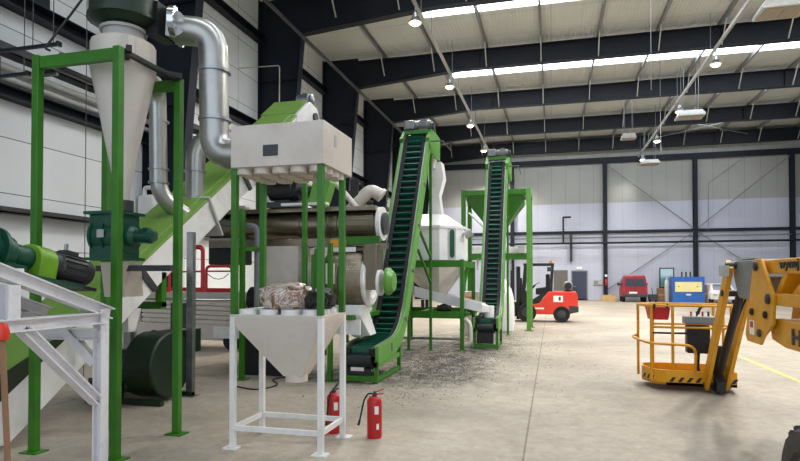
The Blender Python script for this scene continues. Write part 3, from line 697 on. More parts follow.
b = B().loft([B().rect(sx0 + .002, sx1 - .002, sy0 + .002, sy1 - .002, 1.335), B().rect(sx0 + .002, sx1 - .002, sy0 + .002, sy1 - .002, 1.27), B().rect(fxm - .1, fxm + .1, fym - .1, fym + .1, .7)])
fn = build(b, 'funnel', M_cream, t, .004)
build(B().tube((fxm, fym, .64), (fxm, fym, .72), .115, 24), 'outlet_collar', M_cream, fn)
nx, ny = 4, 3
for i in range(nx):
    for j in range(ny):
        px, py = sx0 + .14 + i * .235, sy0 + .12 + j * .2
        build(B().lathe([(.075, 1.335), (.095, 1.335), (.095, 1.385), (.075, 1.385)], (px, py, 0), n=20), 'lower_collar', M_white, t)
bz0, bz1 = 2.8, 3.22
pb = build(B().box(sx0 + .02, sx1 + .02, sy0 - .03, sy1 + .12, bz0, bz1), 'plenum_box', M_cream, t, .006)
build(B().box(-2.75, -2.59, sy0 - .036, sy0 - .03, 2.9, 3.01), 'rating_plate', M_dgrey, pb)
b = B().box(sx1 - .02 + .04, sx1 + .026, 5.45, 5.5, 3.02, 3.14); build(b, 'latch', M_lgrey, pb)
for i in range(5):
    for j in range(4):
        px, py = sx0 + .11 + i * .2, sy0 + .09 + j * .17
        build(B().lathe([(.06, 2.74), (.085, 2.74), (.085, 2.8), (.06, 2.8)], (px, py, 0), n=18), 'upper_collar', M_cream, t)
# ---- crumpled bag and dark lump lying on the funnel collars
def lump(seed, c, r, sc, amp, sub=4):
    rnd = random.Random(seed); b = B(); bmesh.ops.create_icosphere(b.bm, subdivisions=sub, radius=1.0)
    from mathutils import noise
    off = V((rnd.random() * 50, rnd.random() * 50, rnd.random() * 50))
    for v in b.bm.verts:
        n = v.co.normalized()
        # boxy pillow with creases
        q = V(tuple(math.copysign(abs(k) ** .6, k) for k in n))
        f = 1 + amp * (noise.noise(n * 1.6 + off) + .6 * abs(noise.noise(n * 4 + off)) - .4 * abs(noise.noise(n * 8 + off * 2)))
        v.co = V((q.x * sc[0], q.y * sc[1], q.z * sc[2])) * r * f
    zmin = min(v.co.z for v in b.bm.verts)
    for v in b.bm.verts: v.co.z = max(v.co.z, zmin * .72)
    zmin = min(v.co.z for v in b.bm.verts)
    for v in b.bm.verts: v.co += V((c[0], c[1], c[2] - zmin))
    return b
def bag_mat():
    m = bpy.data.materials.new('printed_film'); m.use_nodes = True; nt = m.node_tree; n = nt.nodes; l = nt.links
    b = n['Principled BSDF']; b.inputs['Roughness'].default_value = .25
    tc = n.new('ShaderNodeTexCoord'); z = n.new('ShaderNodeTexNoise'); z.inputs['Scale'].default_value = 7; z.inputs['Detail'].default_value = 5; z.inputs['Distortion'].default_value = 1.2
    l.new(tc.outputs['Object'], z.inputs['Vector']); r = n.new('ShaderNodeValToRGB')
    e = r.color_ramp.elements; e[0].position = .3; e[0].color = lin((92, 68, 50)); e[1].position = .72; e[1].color = lin((196, 184, 172))
    for p, c in ((.4, (130, 96, 70)), (.47, (206, 196, 186)), (.55, (172, 158, 146)), (.6, (140, 92, 78)), (.63, (214, 206, 200))):
        q = e.new(p); q.color = lin(c)
    l.new(z.outputs['Fac'], r.inputs['Fac']); l.new(r.outputs['Color'], b.inputs['Base Color']); return m
single(lump(3, (-2.66, 5.5, 1.386), 1, (.24, .2, .14), .25), 'plastic_bag', bag_mat(), (-2.66, 5.5, 1.386), 'crumpled printed plastic bag lying on the collars of the white funnel stand', 'bag')
single(lump(11, (-2.28, 5.52, 1.386), 1, (.12, .13, .1), .5), 'bundled_hose', M_black, (-2.28, 5.52, 1.386), 'black tangled lump lying beside the plastic bag on the funnel stand', 'bundle')
# ---- two fire extinguishers
def extinguisher(x, y, lb, hose_dir):
    t = thing('fire_extinguisher', (x, y, 0), lb, 'fire extinguisher', 'red fire extinguishers on the floor')
    build(B().lathe([(.074, 0), (.078, .01), (.08, .03), (.08, .37), (.074, .405), (.05, .43), (.025, .44), (0, .44)], (x, y, 0), n=24), 'cylinder', M_red, t)
    a = V((math.cos(hose_dir), math.sin(hose_dir), 0)); c = V((x, y, 0)); s = V((-a.y, a.x, 0))
    build(B().lathe([(.022, .43), (.026, .445), (.026, .47), (.016, .475), (.016, .49), (0, .49)], (x, y, 0), n=14), 'valve', M_dgrey, t)
    h = B(); h.beam(c + V((0, 0, .485)) - a * .02, c + V((0, 0, .52)) - a * .1, .022, .01); h.beam(c + V((0, 0, .46)) - a * .02, c + V((0, 0, .468)) - a * .1, .022, .012)
    build(h, 'handle', M_black if hose_dir > 4 else M_red, t)
    pts = [c + V((0, 0, .462)) + a * .02, c + V((0, 0, .465)) + a * .07, c + V((0, 0, .40)) + a * .115, c + V((0, 0, .28)) + a * .14, c + V((0, 0, .17)) + a * .165]
    build(B().path(bend(pts, .05, 4), [.0085] * 100, 10), 'hose', M_rubber, t)
    build(B().tube(c + V((0, 0, .175)) + a * .163, c + V((0, 0, .12)) + a * .18, .013, 10), 'nozzle', M_black, t)
    # label band facing the camera
    f = math.atan2(-y, -x); b = B(); N = 6
    for lo, hi, z0, z1 in ((.0, .55, .26, .345), (.25, .6, .1, .16)):
        pts = []
        ring = [[(x + r * math.cos(f + lo + (hi - lo) * i / N), y + r * math.sin(f + lo + (hi - lo) * i / N)) for i in range(N + 1)] for r in (.0795, .0815)]
        b.xy(ring[0] + ring[1][::-1], z0, z1)
    build(b, 'paper_label', M_label, t)
    return t
extinguisher(-1.84, 5.95, 'red fire extinguisher standing free on the floor with its hose hanging out', PI * 1.02)
extinguisher(-2.33, 6.02, 'red fire extinguisher half hidden behind the leg of the funnel stand', 4.6)
# loose cable on the floor
b = B().path(bend([(-4.9, 8.2, .012), (-4.3, 7.9, .012), (-4.15, 8.4, .012), (-4.6, 8.9, .012), (-4.2, 9.3, .012), (-4.7, 9.6, .012)], .3, 5), .011, 6)
single(b, 'floor_cable', M_black, (-4.5, 8.6, 0), 'thin black cable snaking on the floor left of the funnel stand', 'cable')
# thin cables above the frame
single(B().path(bend([(cx - .28, cy - .2, 4.62), (cx - .33, cy - .34, 4.35), (-4.78, 4.56, 3.94), (-4.75, 4.6, 3.93)], .2, 5), .012, 6), 'power_cable', M_black, (-4.75, 4.6, 3.93), 'black cable looping from the fan drum down to the green frame beam', 'cable')
# ================================================================== pellet line in the middle
# ---- scissor lift behind the mill
t = thing('scissor_lift', (-8.2, 12.6, 0), 'grey scissor lift with red guard rails parked behind the pellet mill', 'scissor lift')
ax, bx, ay, by = -9.9, -6.85, 12.2, 13.0
build(B().box(ax, bx, ay, by, .22, .62), 'chassis', M_cream, t, .015)
for i, x in enumerate((-9.4, -7.3)):
    for y in (ay - .02, by - .14): build(B().lathe([(0, 0), (.2, 0), (.22, .03), (.22, .13), (.2, .16), (0, .16)], (x, y, .22), (0, 1, 0), 20), 'wheel', M_rubber, t)
for k in range(5):
    z0 = .64 + k * .11
    for y in (ay + .06, by - .06):
        build(B().beam((ax + .15, y, z0), (bx - .15, y, z0 + .05), .05, .085), 'scissor_arm', M_cream, t); build(B().beam((ax + .15, y - .055, z0 + .05), (bx - .15, y - .055, z0), .05, .085), 'scissor_arm', M_cream, t)
build(B().box(ax - .02, bx + .02, ay - .04, by + .04, 1.2, 1.36), 'platform_deck', M_lgrey, t, .01)
for q in range(3): build(B().box(-8.9 + q * .16, -8.8 + q * .16, ay - .06, ay - .035, .35, 1.1), 'ladder_rung', M_dgrey, t)
build(B().box(bx - .9, bx - .2, ay - .03, ay, .28, .55), 'side_panel', M_white, t)
def loop(xa, xb, y, z0, z1): return bend([(xa, y, z0), (xa, y, z1), (xb, y, z1), (xb, y, z0)], .12, 5)
for y in (ay + .02, by - .02):
    for xa, xb in ((ax + .05, -9.0), (-8.46, -8.06), (-7.98, -7.3)) if y < 12.5 else ((ax + .05, -8.6),):
        top = 2.46 if xb < -8.05 else 1.98
        build(B().path(loop(xa, xb, y, 1.36, top), .034, 8), 'guard_rail', M_red, t)
        build(B().tube((xa, y, 1.86), (xb, y, 1.86), .02, 8), 'mid_rail', M_red, t)
        build(B().box(xa, xb, y - .01, y + .01, 1.36, 1.46), 'toe_board', M_red, t)
build(B().path([(-7.95, ay + .02, 1.8), (-7.8, ay + .02, 1.7), (-7.66, ay + .02, 1.67), (-7.52, ay + .02, 1.7), (-7.38, ay + .02, 1.8)], .01, 6), 'entry_chain', M_dgrey, t)

# ---- pellet mill with its conditioner
t = thing('pellet_mill', (-4.3, 9.8, 0), 'stainless pellet mill with long horizontal conditioner tube above a perforated drum on green posts', 'pellet mill')
yc = 9.85
ct = build(B().lathe([(0, -6.25), (.27, -6.25), (.27, -6.2), (.235, -6.2), (.235, -3.75), (.25, -3.74), (.25, -3.68), (.235, -3.67), (.235, -2.95), (0, -2.95)], (0, yc, 2.66), (1, 0, 0), 28), 'conditioner_tube', M_stain, t)
build(B().lathe([(.238, -3.62), (.25, -3.62), (.25, -3.0), (.238, -3.0)], (0, yc, 2.66), (1, 0, 0), 28), 'perforated_jacket', M_perf, ct)
build(B().box(-6.2, -2.95, yc - .26, yc + .26, 2.88, 2.96), 'top_channel', M_stain, t, .01)
build(B().lathe([(0, 0), (.2, 0), (.2, .05), (.12, .07), (0, .07)], (-2.88, yc, 2.66), (1, 0, 0), 20), 'end_bearing', M_dgrey, t)
build(B().lathe([(0, -2.95), (.3, -2.95), (.3, -2.88), (0, -2.88)], (0, yc, 2.66), (1, 0, 0), 24), 'end_flange', M_white, t)
build(B().box(-6.2, -2.9, yc - .28, yc - .2, 2.26, 2.4), 'bed_rail', M_stain, t); build(B().box(-6.2, -2.9, yc + .2, yc + .28, 2.26, 2.4), 'bed_rail', M_stain, t)
build(B().box(-3.55, -2.85, yc - .36, yc - .29, 2.28, 2.42), 'green_beam', M_green, t)
for x in (-5.55, -4.45, -3.9): build(B().lathe([(.236, 0), (.262, 0), (.262, .05), (.236, .05)], (x, yc, 2.66), (1, 0, 0), 28), 'tube_flange', M_stain, ct)
build(B().box(-3.72, -3.45, yc - .42, yc - .37, 2.24, 2.36), 'yellow_bracket', M_yellow, t); 
# support frame
for x, y in ((-5.03, 8.75), (-3.56, 9.02), (-5.03, 10.75), (-3.9, 10.75), (-4.02, 9.02)):
    p = build(B().box(x - .038, x + .038, y - .038, y + .038, .012, 2.86 if x == -5.03 else 3.3 if x == -4.02 else 2.28), 'post', M_green, t, .005)
    build(B().box(x - .1, x + .1, y - .1, y + .1, 0, .012), 'foot_plate', M_green, p)
build(B().beam((-5.03, 8.8, 2.2), (-5.03, 10.7, 2.2), .07, .07), 'frame_beam', M_green, t)
build(B().beam((-5.0, 9.02, 1.05), (-3.6, 9.02, 1.05), .1, .14), 'frame_beam', M_green, t)
build(B().beam((-4.98, 10.75, 1.05), (-3.95, 10.75, 1.05), .1, .14), 'frame_beam', M_green, t)
build(B().box(-5.1, -3.2, 9.1, 10.7, 1.0, 1.08), 'base_plate', M_green, t)
build(B().box(-5.3, -4.4, 9.2, 10.2, .0, 1.0), 'base_block', M_black, t)
# drum
dy, dz = 9.72, 1.66
build(B().lathe([(0, -4.15), (.36, -4.15), (.36, -3.95), (.42, -3.9), (.42, -3.8), (0, -3.8)], (0, dy, dz), (1, 0, 0), 28), 'gearbox_flange', M_lgrey, t)
dr = build(B().lathe([(0, -3.82), (.48, -3.82), (.53, -3.78), (.53, -3.2), (.48, -3.12), (0, -3.12)], (0, dy, dz), (1, 0, 0), 32), 'drum', M_perf, t)
build(B().lathe([(.3, -3.13), (.46, -3.13), (.46, -3.08), (.42, -3.05), (.32, -3.05), (.3, -3.08)], (0, dy, dz), (1, 0, 0), 32), 'front_ring', M_white, dr)
for q in range(6):
    a = q * PI / 3; build(B().tube((-3.85, dy + .4 * math.cos(a), dz + .4 * math.sin(a)), (-3.77, dy + .4 * math.cos(a), dz + .4 * math.sin(a)), .02, 8), 'bolt', M_dgrey, dr)
build(B().box(-3.7, -3.55, dy - .56, dy - .51, 1.6, 1.95), 'inspection_label', M_label, dr)
build(B().lathe([(.53, -3.5), (.545, -3.5), (.545, -3.46), (.53, -3.46)], (0, dy, dz), (1, 0, 0), 32), 'drum_band', M_stain, dr)
fb = build(B().box(-3.1, -2.86, 9.35, 9.75, 1.5, 2.28), 'feed_box', M_perf, t, .01)
build(B().box(-3.1, -2.72, 9.5, 9.6, 2.2, 2.3), 'feed_flap', M_stain, t)
build(B().lathe([(0, 0), (.22, 0), (.22, .05), (0, .05)], (-2.86, 9.5, 1.62), (1, 0, 0), 28), 'bearing_plate', M_white, t)
build(B().lathe([(0, 0), (.235, 0), (.235, .05), (.16, .13), (0, .15)], (-2.72, 9.5, 1.64), (1, 0, 0), 28), 'gear_cover', M_lgreen, t)
b = B().loft([[(-3.75, 9.3, 1.24), (-3.1, 9.3, 1.24), (-3.1, 9.9, 1.24), (-3.75, 9.9, 1.24)], [(-3.6, 9.25, 1.08), (-3.12, 9.25, 1.08), (-3.12, 9.8, 1.08), (-3.6, 9.8, 1.08)], [(-3.3, 9.45, .68), (-3.0, 9.45, .72), (-3.0, 9.8, .72), (-3.3, 9.8, .68)]])
build(b, 'discharge_chute', M_white, t, .005)
build(B().box(-3.68, -3.1, 9.2, 9.24, .75, 1.0), 'white_skirt', M_white, t)
build(B().loft([B().rect(-3.5, -3.2, yc - .15, yc + .15, 2.4), B().rect(-3.45, -3.2, yc - .2, yc + .1, 2.1)]), 'feed_spout', M_stain, t)
build(B().box(-6.1, -5.35, 9.4, 9.6, 2.965, 3.01), 'top_sheet', M_white, t); build(B().box(-4.6, -3.75, 9.3, 9.44, 2.965, 3.01), 'top_sheet', M_white, t)
build(B().box(-3.95, -3.2, 9.2, 9.26, 2.14, 2.22), 'white_bar', M_white, t); build(B().box(-5.0, -4.36, 9.5, 9.95, 1.5, 2.27), 'gear_housing', M_cream, t)
# motors and guards on top
motor(t, (-4.95, 9.6, 3.27), (1, 0, 0), .19, .6, M_black, 'top_motor'); build(B().box(-4.95, -4.35, 9.45, 9.75, 2.96, 3.06), 'motor_mount', M_dgrey, t)
build(B().loft([[(-4.16, 9.42, 2.97), (-3.86, 9.42, 2.93), (-3.72, 9.42, 3.36), (-3.8, 9.42, 3.54), (-4.02, 9.42, 3.5)], [(-4.16, 9.7, 2.97), (-3.86, 9.7, 2.93), (-3.72, 9.7, 3.36), (-3.8, 9.7, 3.54), (-4.02, 9.7, 3.5)]]), 'belt_guard', M_lgreen, t, .01)
build(B().tube((-4.35, 9.6, 3.27), (-4.06, 9.6, 3.27), .07, 12), 'shaft', M_dgrey, t)
motor(t, (-5.35, 9.6, 1.32), (1, 0, 0), .24, 1.1, M_black, 'main_motor')
build(B().box(-6.3, -5.7, 9.7, 10.3, 1.95, 2.4), 'end_gearbox', M_black, t, .03); build(B().box(-6.3, -5.7, 9.6, 10.3, 2.4, 2.44), 'gearbox_shelf', M_lgrey, t)
pp = B().path(bend([(-6.1, 9.42, 2.76), (-5.05, 9.3, 2.6), (-5.04, 9.28, 1.09)], .12, 5), .055, 12)
build(pp, 'steam_pipe', M_grey, t)
build(B().box(-3.98, -3.9, 9.2, 9.26, 1.3, 2.1), 'tall_cover', M_lgreen, t)
build(B().box(-3.88, -3.72, 9.1, 9.16, 1.35, 2.2), 'green_panel', M_green, t)

# ---- filter cabinet behind the mill
t = thing('filter_cabinet', (-4.6, 11.5, 0), 'pale boxy filter cabinet with bent white pipe behind the pellet mill', 'filter')
build(B().box(-5.72, -4.8, 11.1, 12.0, 1.5, 2.42), 'upper_housing', M_cream, t, .02)
build(B().loft([B().rect(-5.72, -4.8, 11.1, 12.0, 1.5), B().rect(-5.45, -5.05, 11.3, 11.8, .5)]), 'dust_hopper', M_lgrey, t)
for x in (-5.67, -4.85):
    for y in (11.15, 11.95): build(B().box(x - .04, x + .04, y - .04, y + .04, 0, 1.5), 'leg', M_black, t)
build(B().box(-5.0, -3.8, 11.2, 11.9, 2.42, 3.15), 'blower_box', M_dgrey, t, .02)
build(B().path(bend([(-4.1, 11.4, 3.1), (-3.62, 11.4, 3.52), (-3.42, 11.45, 3.42)], .25, 6), .13, 16), 'bent_pipe', M_cream, t)
build(B().tube((-3.43, 11.45, 3.43), (-3.38, 11.46, 3.39), .15, 16), 'pipe_mouth', M_cream, t)
build(B().tube((-4.5, 11.15, 3.9), (-3.5, 11.15, 2.75), .06, 12), 'sloping_pipe', M_cream, t)
build(B().box(-4.3, -3.85, 11.3, 11.8, 3.15, 3.5), 'valve_block', M_fgreen, t); build(B().box(-4.05, -3.9, 11.4, 11.5, 3.5, 3.75), 'solenoid_valve', M_black, t); build(B().box(-3.98, -3.86, 11.6, 11.7, 3.5, 3.68), 'solenoid_valve', M_black, t)

# ---- the two cleated bucket conveyors
def polyoff(pts, d):
    """offset a (y, z) polyline to its left by d"""
    out = []
    for i, p in enumerate(pts):
        a = pts[max(0, i - 1)]; c = pts[min(len(pts) - 1, i + 1)]
        t1 = V((p[0] - a[0], p[1] - a[1])) if i else V((c[0] - p[0], c[1] - p[1])); t2 = V((c[0] - p[0], c[1] - p[1])) if i < len(pts) - 1 else t1
        t1.normalize(); t2.normalize(); n1 = V((-t1.y, t1.x)); n2 = V((-t2.y, t2.x)); m = (n1 + n2).normalized(); k = d / max(.5, m.dot(n1))
        out.append((p[0] + m.x * k, p[1] + m.y * k))
    return out
def ribbon(b, pts, d0, d1, xa, xb):
    A = polyoff(pts, d0); C = polyoff(pts, d1)
    rings = [[(xa, a[0], a[1]), (xb, a[0], a[1]), (xb, c[0], c[1]), (xa, c[0], c[1])] for a, c in zip(A, C)]
    return b.loft(rings)
def along(pts, step, s0=0.0):
    out = []; s = s0; acc = 0
    for a, c in zip(pts, pts[1:]):
        L = math.hypot(c[0] - a[0], c[1] - a[1])
        while s <= acc + L:
            u = (s - acc) / L; out.append(((a[0] + (c[0] - a[0]) * u, a[1] + (c[1] - a[1]) * u), ((c[0] - a[0]) / L, (c[1] - a[1]) / L))); s += step
        acc += L
    return out
def bucket_conveyor(xa, xb, prof, label, step, railh, post, topm):
    y0, z0 = prof[0]
    t = thing('cleated_conveyor', ((xa + xb) / 2, y0, 0), label, 'conveyor', 'steep green cleated conveyors')
    pts2 = [(p.y, p.z) for p in bend([(0, y, z) for y, z in prof], .75, 8)]
    # belt and its black side walls
    build(ribbon(B(), pts2, -.02, .012, xa + .1, xb - .1), 'belt', M_belt, t)
    for x in (xa + .07, xb - .16): build(ribbon(B(), pts2, -.03, .1, x, x + .09), 'side_wall', M_side, t)
    # return belt under
    build(ribbon(B(), pts2, -.24, -.21, xa + .1, xb - .1), 'return_belt', M_side, t)
    first = None
    for (p, d) in along(pts2, step, .1):
        n = (-d[1], d[0])
        if first is None:
            first = build(B().box(xa + .165, xb - .165, p[0] - .012, p[0] + .012, p[1], p[1] + .105), 'cleat', M_cleat, t, 0, None)
            first.data.transform(Matrix.Translation((-(xa + xb) / 2 + t.location.x, -(p[0] - t.location.y), -p[1]))); proto = first; c = first
        else:
            c = proto.copy(); COL.objects.link(c); c.parent = t
        c.location = (0, p[0] - y0, p[1]); c.rotation_euler = (math.atan2(d[1], d[0]), 0, 0)
    # rails
    for x, w in ((xa, .06), (xb - .06, .06)):
        r = build(ribbon(B(), pts2, -railh * .55, railh * .45, x, x + w), 'side_rail', M_lgreen, t, .004)
        k = pts2[len(pts2) // 2:]
    # bright guide rods beside the belt
    for x in (xa + .065, xb - .065):
        build(B().path([(x, a, c) for a, c in polyoff(pts2, .13)], .012, 6), 'guide_rod', M_galv, t)
    for (p, d) in along(pts2, 1.1, .8):
        n = (-d[1], d[0])
        for x in (xa - .02, xb - .02): build(B().beam((x, p[0], p[1]), (x + .04, p[0], p[1]), .06, .14, (0, n[0], n[1])), 'rail_clamp', M_galv, t)
    # base frame
    w = xb - xa; yl = prof[1][0]
    for x in (xa + .02, xb - .07):
        build(B().box(x, x + .06, y0 - .02, y0 + .05, 0, z0 - .1), 'leg', M_green, t); build(B().box(x, x + .06, yl - .2, yl - .12, 0, z0 + .0), 'leg', M_green, t)
        build(B().box(x, x + .05, y0 + .05, yl - .2, .02, .09), 'base_rail', M_green, t)
        build(B().box(x, x + .05, y0 - .02, yl, z0 - .2, z0 - .12), 'base_rail', M_lgreen, t)
    build(B().box(xa + .08, xb - .07, y0 - .02, y0 + .04, .03, .12), 'front_bar', M_green, t)
    build(B().lathe([(0, 0), (.11, 0), (.11, w - .24), (0, w - .24)], (xa + .12, y0 + .02, z0 - .11), (1, 0, 0), 18), 'tail_roller', M_belt, t)
    build(B().box(xa + .1, xb - .12, y0 - .03, y0 - .02, .14, z0 - .22), 'front_cover', M_black, t)
    if z0 < .6: build(B().box(xa + .2, xa + .42, y0 - .038, y0 - .03, .2, .27), 'white_label', M_label, t)
    # head
    yt, zt = prof[-1]; ya = prof[-2][0]
    for x in (xa - .02, xb - .06): build(B().yz([(ya - .15, zt - .42), (yt + .22, zt - .42), (yt + .22, zt + .12), (ya + .1, zt + .14), (ya - .3, zt - .15)], x, x + .08), 'head_plate', M_lgreen if x > xa else M_green, t, .006)
    build(B().lathe([(0, 0), (.15, 0), (.15, w - .24), (0, w - .24)], (xa + .12, yt, zt - .13), (1, 0, 0), 18), 'head_roller', M_dgrey, t)
    build(B().box(xa + .02, xb - .02, ya - .02, ya + .1, zt + .02, zt + .11), 'head_beam', M_green, t)
    build(B().box(xa + .02, xb - .02, yt + .12, yt + .2, zt + .02, zt + .11), 'head_beam', M_green, t)
    gb = build(B().box(xa + .02, xa + .28, ya - .06, ya + .22, zt + .12, zt + .34), 'gearbox', M_motor, t, .03)
    motor(t, (xa + .28, ya + .08, zt + .23), (1, 0, 0), .11, w * .55, M_motor, 'drive_motor')
    build(B().lathe([(0, 0), (.1, 0), (.1, .05), (0, .05)], (xb + .02, ya + .08, zt + .2), (1, 0, 0), 16), 'chain_wheel', M_dgrey, t)
    b = B(); b.path(bend([(xb + .04, ya - .3, zt - .25), (xb + .3, ya - .1, zt - .2), (xb + .3, yt + .2, zt - .2)], .1), .015, 6); build(b, 'emergency_cord', M_dgrey, t)
    # discharge hood
    build(B().loft([B().rect(xa + .08, xb - .08, yt - .1, yt + .3, zt - .3), B().rect(xa + .1, xb - .1, yt + .0, yt + .32, zt - .62)]), 'discharge_hood', topm, t)
    # support posts
    for x, y, z in post:
        p = build(B().box(x - .03, x + .03, y - .03, y + .03, 0, z), 'support_post', M_green, t); build(B().box(x - .08, x + .08, y - .08, y + .08, 0, .012), 'foot_plate', M_green, p)
    return t
c1 = bucket_conveyor(-3.36, -2.7, [(8.95, .46), (10.55, .56), (13.13, 5.0), (13.95, 5.04)], 'nearer steep green cleated conveyor climbing beside the pellet mill to the white cooler', .17, .3, [(-2.77, 13.42, 4.65), (-3.3, 13.42, 4.65)], M_white)
build(B().beam((-2.77, 13.40, 2.2), (-2.77, 12.2, 2.75), .05, .05), 'brace', M_green, c1); build(B().beam((-2.77, 13.40, 1.6), (-2.77, 12.1, 2.3), .05, .05), 'brace', M_green, c1)
c2 = bucket_conveyor(-1.85, -1.23, [(13.95, .62), (15.2, .66), (17.2, 5.12), (18.3, 5.16)], 'farther steep green cleated conveyor climbing to the green bagging hopper', .15, .28, [(-1.28, 17.6, 4.8), (-1.8, 17.6, 4.8)], M_green)

# ---- white cooler
t = thing('pellet_cooler', (-2.97, 14.75, 0), 'white octagonal cooler with dark slot window on green legs behind the nearer conveyor', 'cooler')
ox, oy, OR = -3.02, 14.8, .96
def octo(r, z, ph=PI / 8): return [(ox + r * math.cos(ph + i * PI / 4), oy + r * math.sin(ph + i * PI / 4), z) for i in range(8)]
bd = build(B().loft([octo(OR, 2.14), octo(OR, 2.98), octo(.42, 3.32)]), 'body', M_white2, t, .01)
build(B().loft([octo(OR + .03, 2.93), octo(OR + .03, 2.99)]), 'roof_flange', M_white2, bd)
# slot window on the face turned to the camera's right
for nm, w, h, m, o in (('window_frame', .12, .33, M_lgrey, .012), ('slot_window', .07, .28, M_dgreen, .02)):
    c = V((ox + (OR * math.cos(PI / 8)) * math.cos(-PI / 4), oy + OR * math.cos(PI / 8) * math.sin(-PI / 4), 2.55)); nrm = V((math.cos(-PI / 4), math.sin(-PI / 4), 0)); s = V((-nrm.y, nrm.x, 0))
    pts = []
    for i in range(7): a = PI * i / 6; pts.append(c + s * w * math.cos(a) + V((0, 0, h + w * math.sin(a))))
    for i in range(7): a = PI + PI * i / 6; pts.append(c + s * w * math.cos(a) + V((0, 0, -h + w * math.sin(a))))
    build(B().prism(pts, nrm * o), nm, m, bd)
build(B().loft([[(-3.0, 14.2, 4.6), (-2.66, 14.2, 4.6), (-2.66, 14.6, 4.6), (-3.0, 14.6, 4.6)], [(-3.0, 14.2, 4.2), (-2.6, 14.2, 4.2), (-2.6, 14.6, 4.2), (-3.0, 14.6, 4.2)], [(-3.0, 14.4, 3.8), (-2.75, 14.4, 3.8), (-2.75, 14.75, 3.8), (-3.0, 14.75, 3.8)], [(-3.1, 14.6, 3.25), (-2.72, 14.6, 3.25), (-2.72, 15.0, 3.25), (-3.1, 15.0, 3.25)]]), 'inlet_chute', M_white, t, .008)
build(B().tube((-2.1, 14.4, 2.75), (-1.92, 14.4, 2.85), .09, 14), 'level_sensor', M_lgrey, t)
for x, y in ((-2.06, 13.65), (-3.8, 13.65), (-2.06, 15.7), (-3.8, 15.7)):
    p = build(B().box(x - .045, x + .045, y - .045, y + .045, .012, 2.14), 'leg', M_green, t); build(B().box(x - .1, x + .1, y - .1, y + .1, 0, .012), 'foot_plate', M_green, p)
for y in (13.65, 15.7):
    for z, h in ((2.04, .16), (.82, .16)): build(B().beam((-3.75, y, z), (-2.11, y, z), .08, h), 'frame_beam', M_green, t)
for x in (-2.06, -3.8): build(B().beam((x, 13.7, 2.04), (x, 15.65, 2.04), .08, .16), 'frame_beam', M_green, t); build(B().beam((x, 13.7, .82), (x, 15.65, .82), .08, .1), 'frame_beam', M_green, t)
build(B().beam((-2.06, 13.66, 1.2), (-2.06, 14.6, 1.98), .06, .06), 'brace', M_green, t)
build(B().loft([octo(.9, 2.14), octo(.9, 1.95), [(p[0] + .2, p[1] - .2, p[2]) for p in octo(.2, 1.25)]]), 'outlet_cone', M_cream, t)
build(B().tube((-3.75, 13.6, .26), (-2.1, 13.6, .26), .03, 8), 'floor_rod', M_galv, t)

# ---- vibrating screen under the cooler
t = thing('vibrating_screen', (-2.4, 14.3, .9), 'white vibrating screen sloping from under the cooler to the farther conveyor', 'screen')
sa, sb, zA, zB = -3.3, -1.62, 1.36, .97
b = B()
for y in (14.0, 14.62): b.hexa([(sa, y - .02, zA - .12), (sb, y - .02, zB - .1), (sb, y + .02, zB - .1), (sa, y + .02, zA - .12), (sa, y - .02, zA + .14), (sb, y - .02, zB + .1), (sb, y + .02, zB + .1), (sa, y + .02, zA + .14)])
build(b, 'side_plates', M_white2, t)
b = B().hexa([(sa, 14.02, zA - .05), (sb, 14.02, zB - .05), (sb, 14.6, zB - .05), (sa, 14.6, zA - .05), (sa, 14.02, zA - .02), (sb, 14.02, zB - .02), (sb, 14.6, zB - .02), (sa, 14.6, zA - .02)])
build(b, 'sieve_deck', M_lgrey, t)
build(B().loft([[(sb - .05, 14.0, zB - .1), (sb - .05, 14.6, zB - .1), (sb - .05, 14.6, zB + .1), (sb - .05, 14.0, zB + .1)], [(-1.48, 14.15, .88), (-1.48, 14.5, .88), (-1.48, 14.5, 1.0), (-1.48, 14.15, 1.0)]]), 'outlet_spout', M_white, t)
build(B().lathe([(.1, .74), (.13, .74), (.13, 1.02), (.1, 1.02)], (-1.5, 14.3, 0), n=18), 'round_outlet', M_white, t)
motor(t, (-2.7, 13.85, .95), (1, 0, 0), .1, .35, M_black, 'vibration_motor')
for x in (-3.1, -1.95):
    for y in (14.05, 14.55): build(B().lathe([(.045, 0), (.045, .2), (0, .2)], (x, y, .88 + (.08 if x < -3 else -.02)), n=12), 'spring', M_dgrey, t)
for x in (-3.15, -1.95): build(B().beam((x, 13.7, .84), (x, 15.6, .84), .08, .08), 'support_beam', M_green, t)
# curved hose below
t = single(B().path(bend([(-2.0, 13.75, .72), (-1.88, 13.7, .62), (-1.86, 13.7, .15), (-2.1, 13.7, .1)], .2, 6), .055, 12), 'curved_hose', M_cream, (-1.95, 13.7, .05), 'pale curved hose hanging at the foot of the farther conveyor', 'hose')

# ---- green bagging station behind the farther conveyor
t = thing('bagging_station', (-1.75, 19.85, 0), 'tall green bagging frame with square green hopper behind the farther conveyor', 'bagging station')
for x, y in ((-2.83, 19.1), (-.72, 19.1), (-2.83, 20.6), (-.72, 20.6)):
    p = build(B().box(x - .07, x + .07, y - .07, y + .07, .015, 4.62), 'post', M_lgreen if x > -1 else M_green, t, .006); build(B().box(x - .14, x + .14, y - .12, y + .12, 0, .015), 'foot_plate', M_green, p)
for y in (19.1, 20.6):
    build(B().beam((-2.76, y, 4.5), (-.79, y, 4.5), .12, .16), 'top_beam', M_green, t); build(B().beam((-2.76, y, 2.42), (-.79, y, 2.42), .1, .16), 'mid_beam', M_green, t)
for x in (-2.83, -.72): build(B().beam((x, 19.17, 4.5), (x, 20.53, 4.5), .12, .16), 'top_beam', M_green, t); build(B().beam((x, 19.17, 2.42), (x, 20.53, 2.42), .1, .16), 'mid_beam', M_green, t)
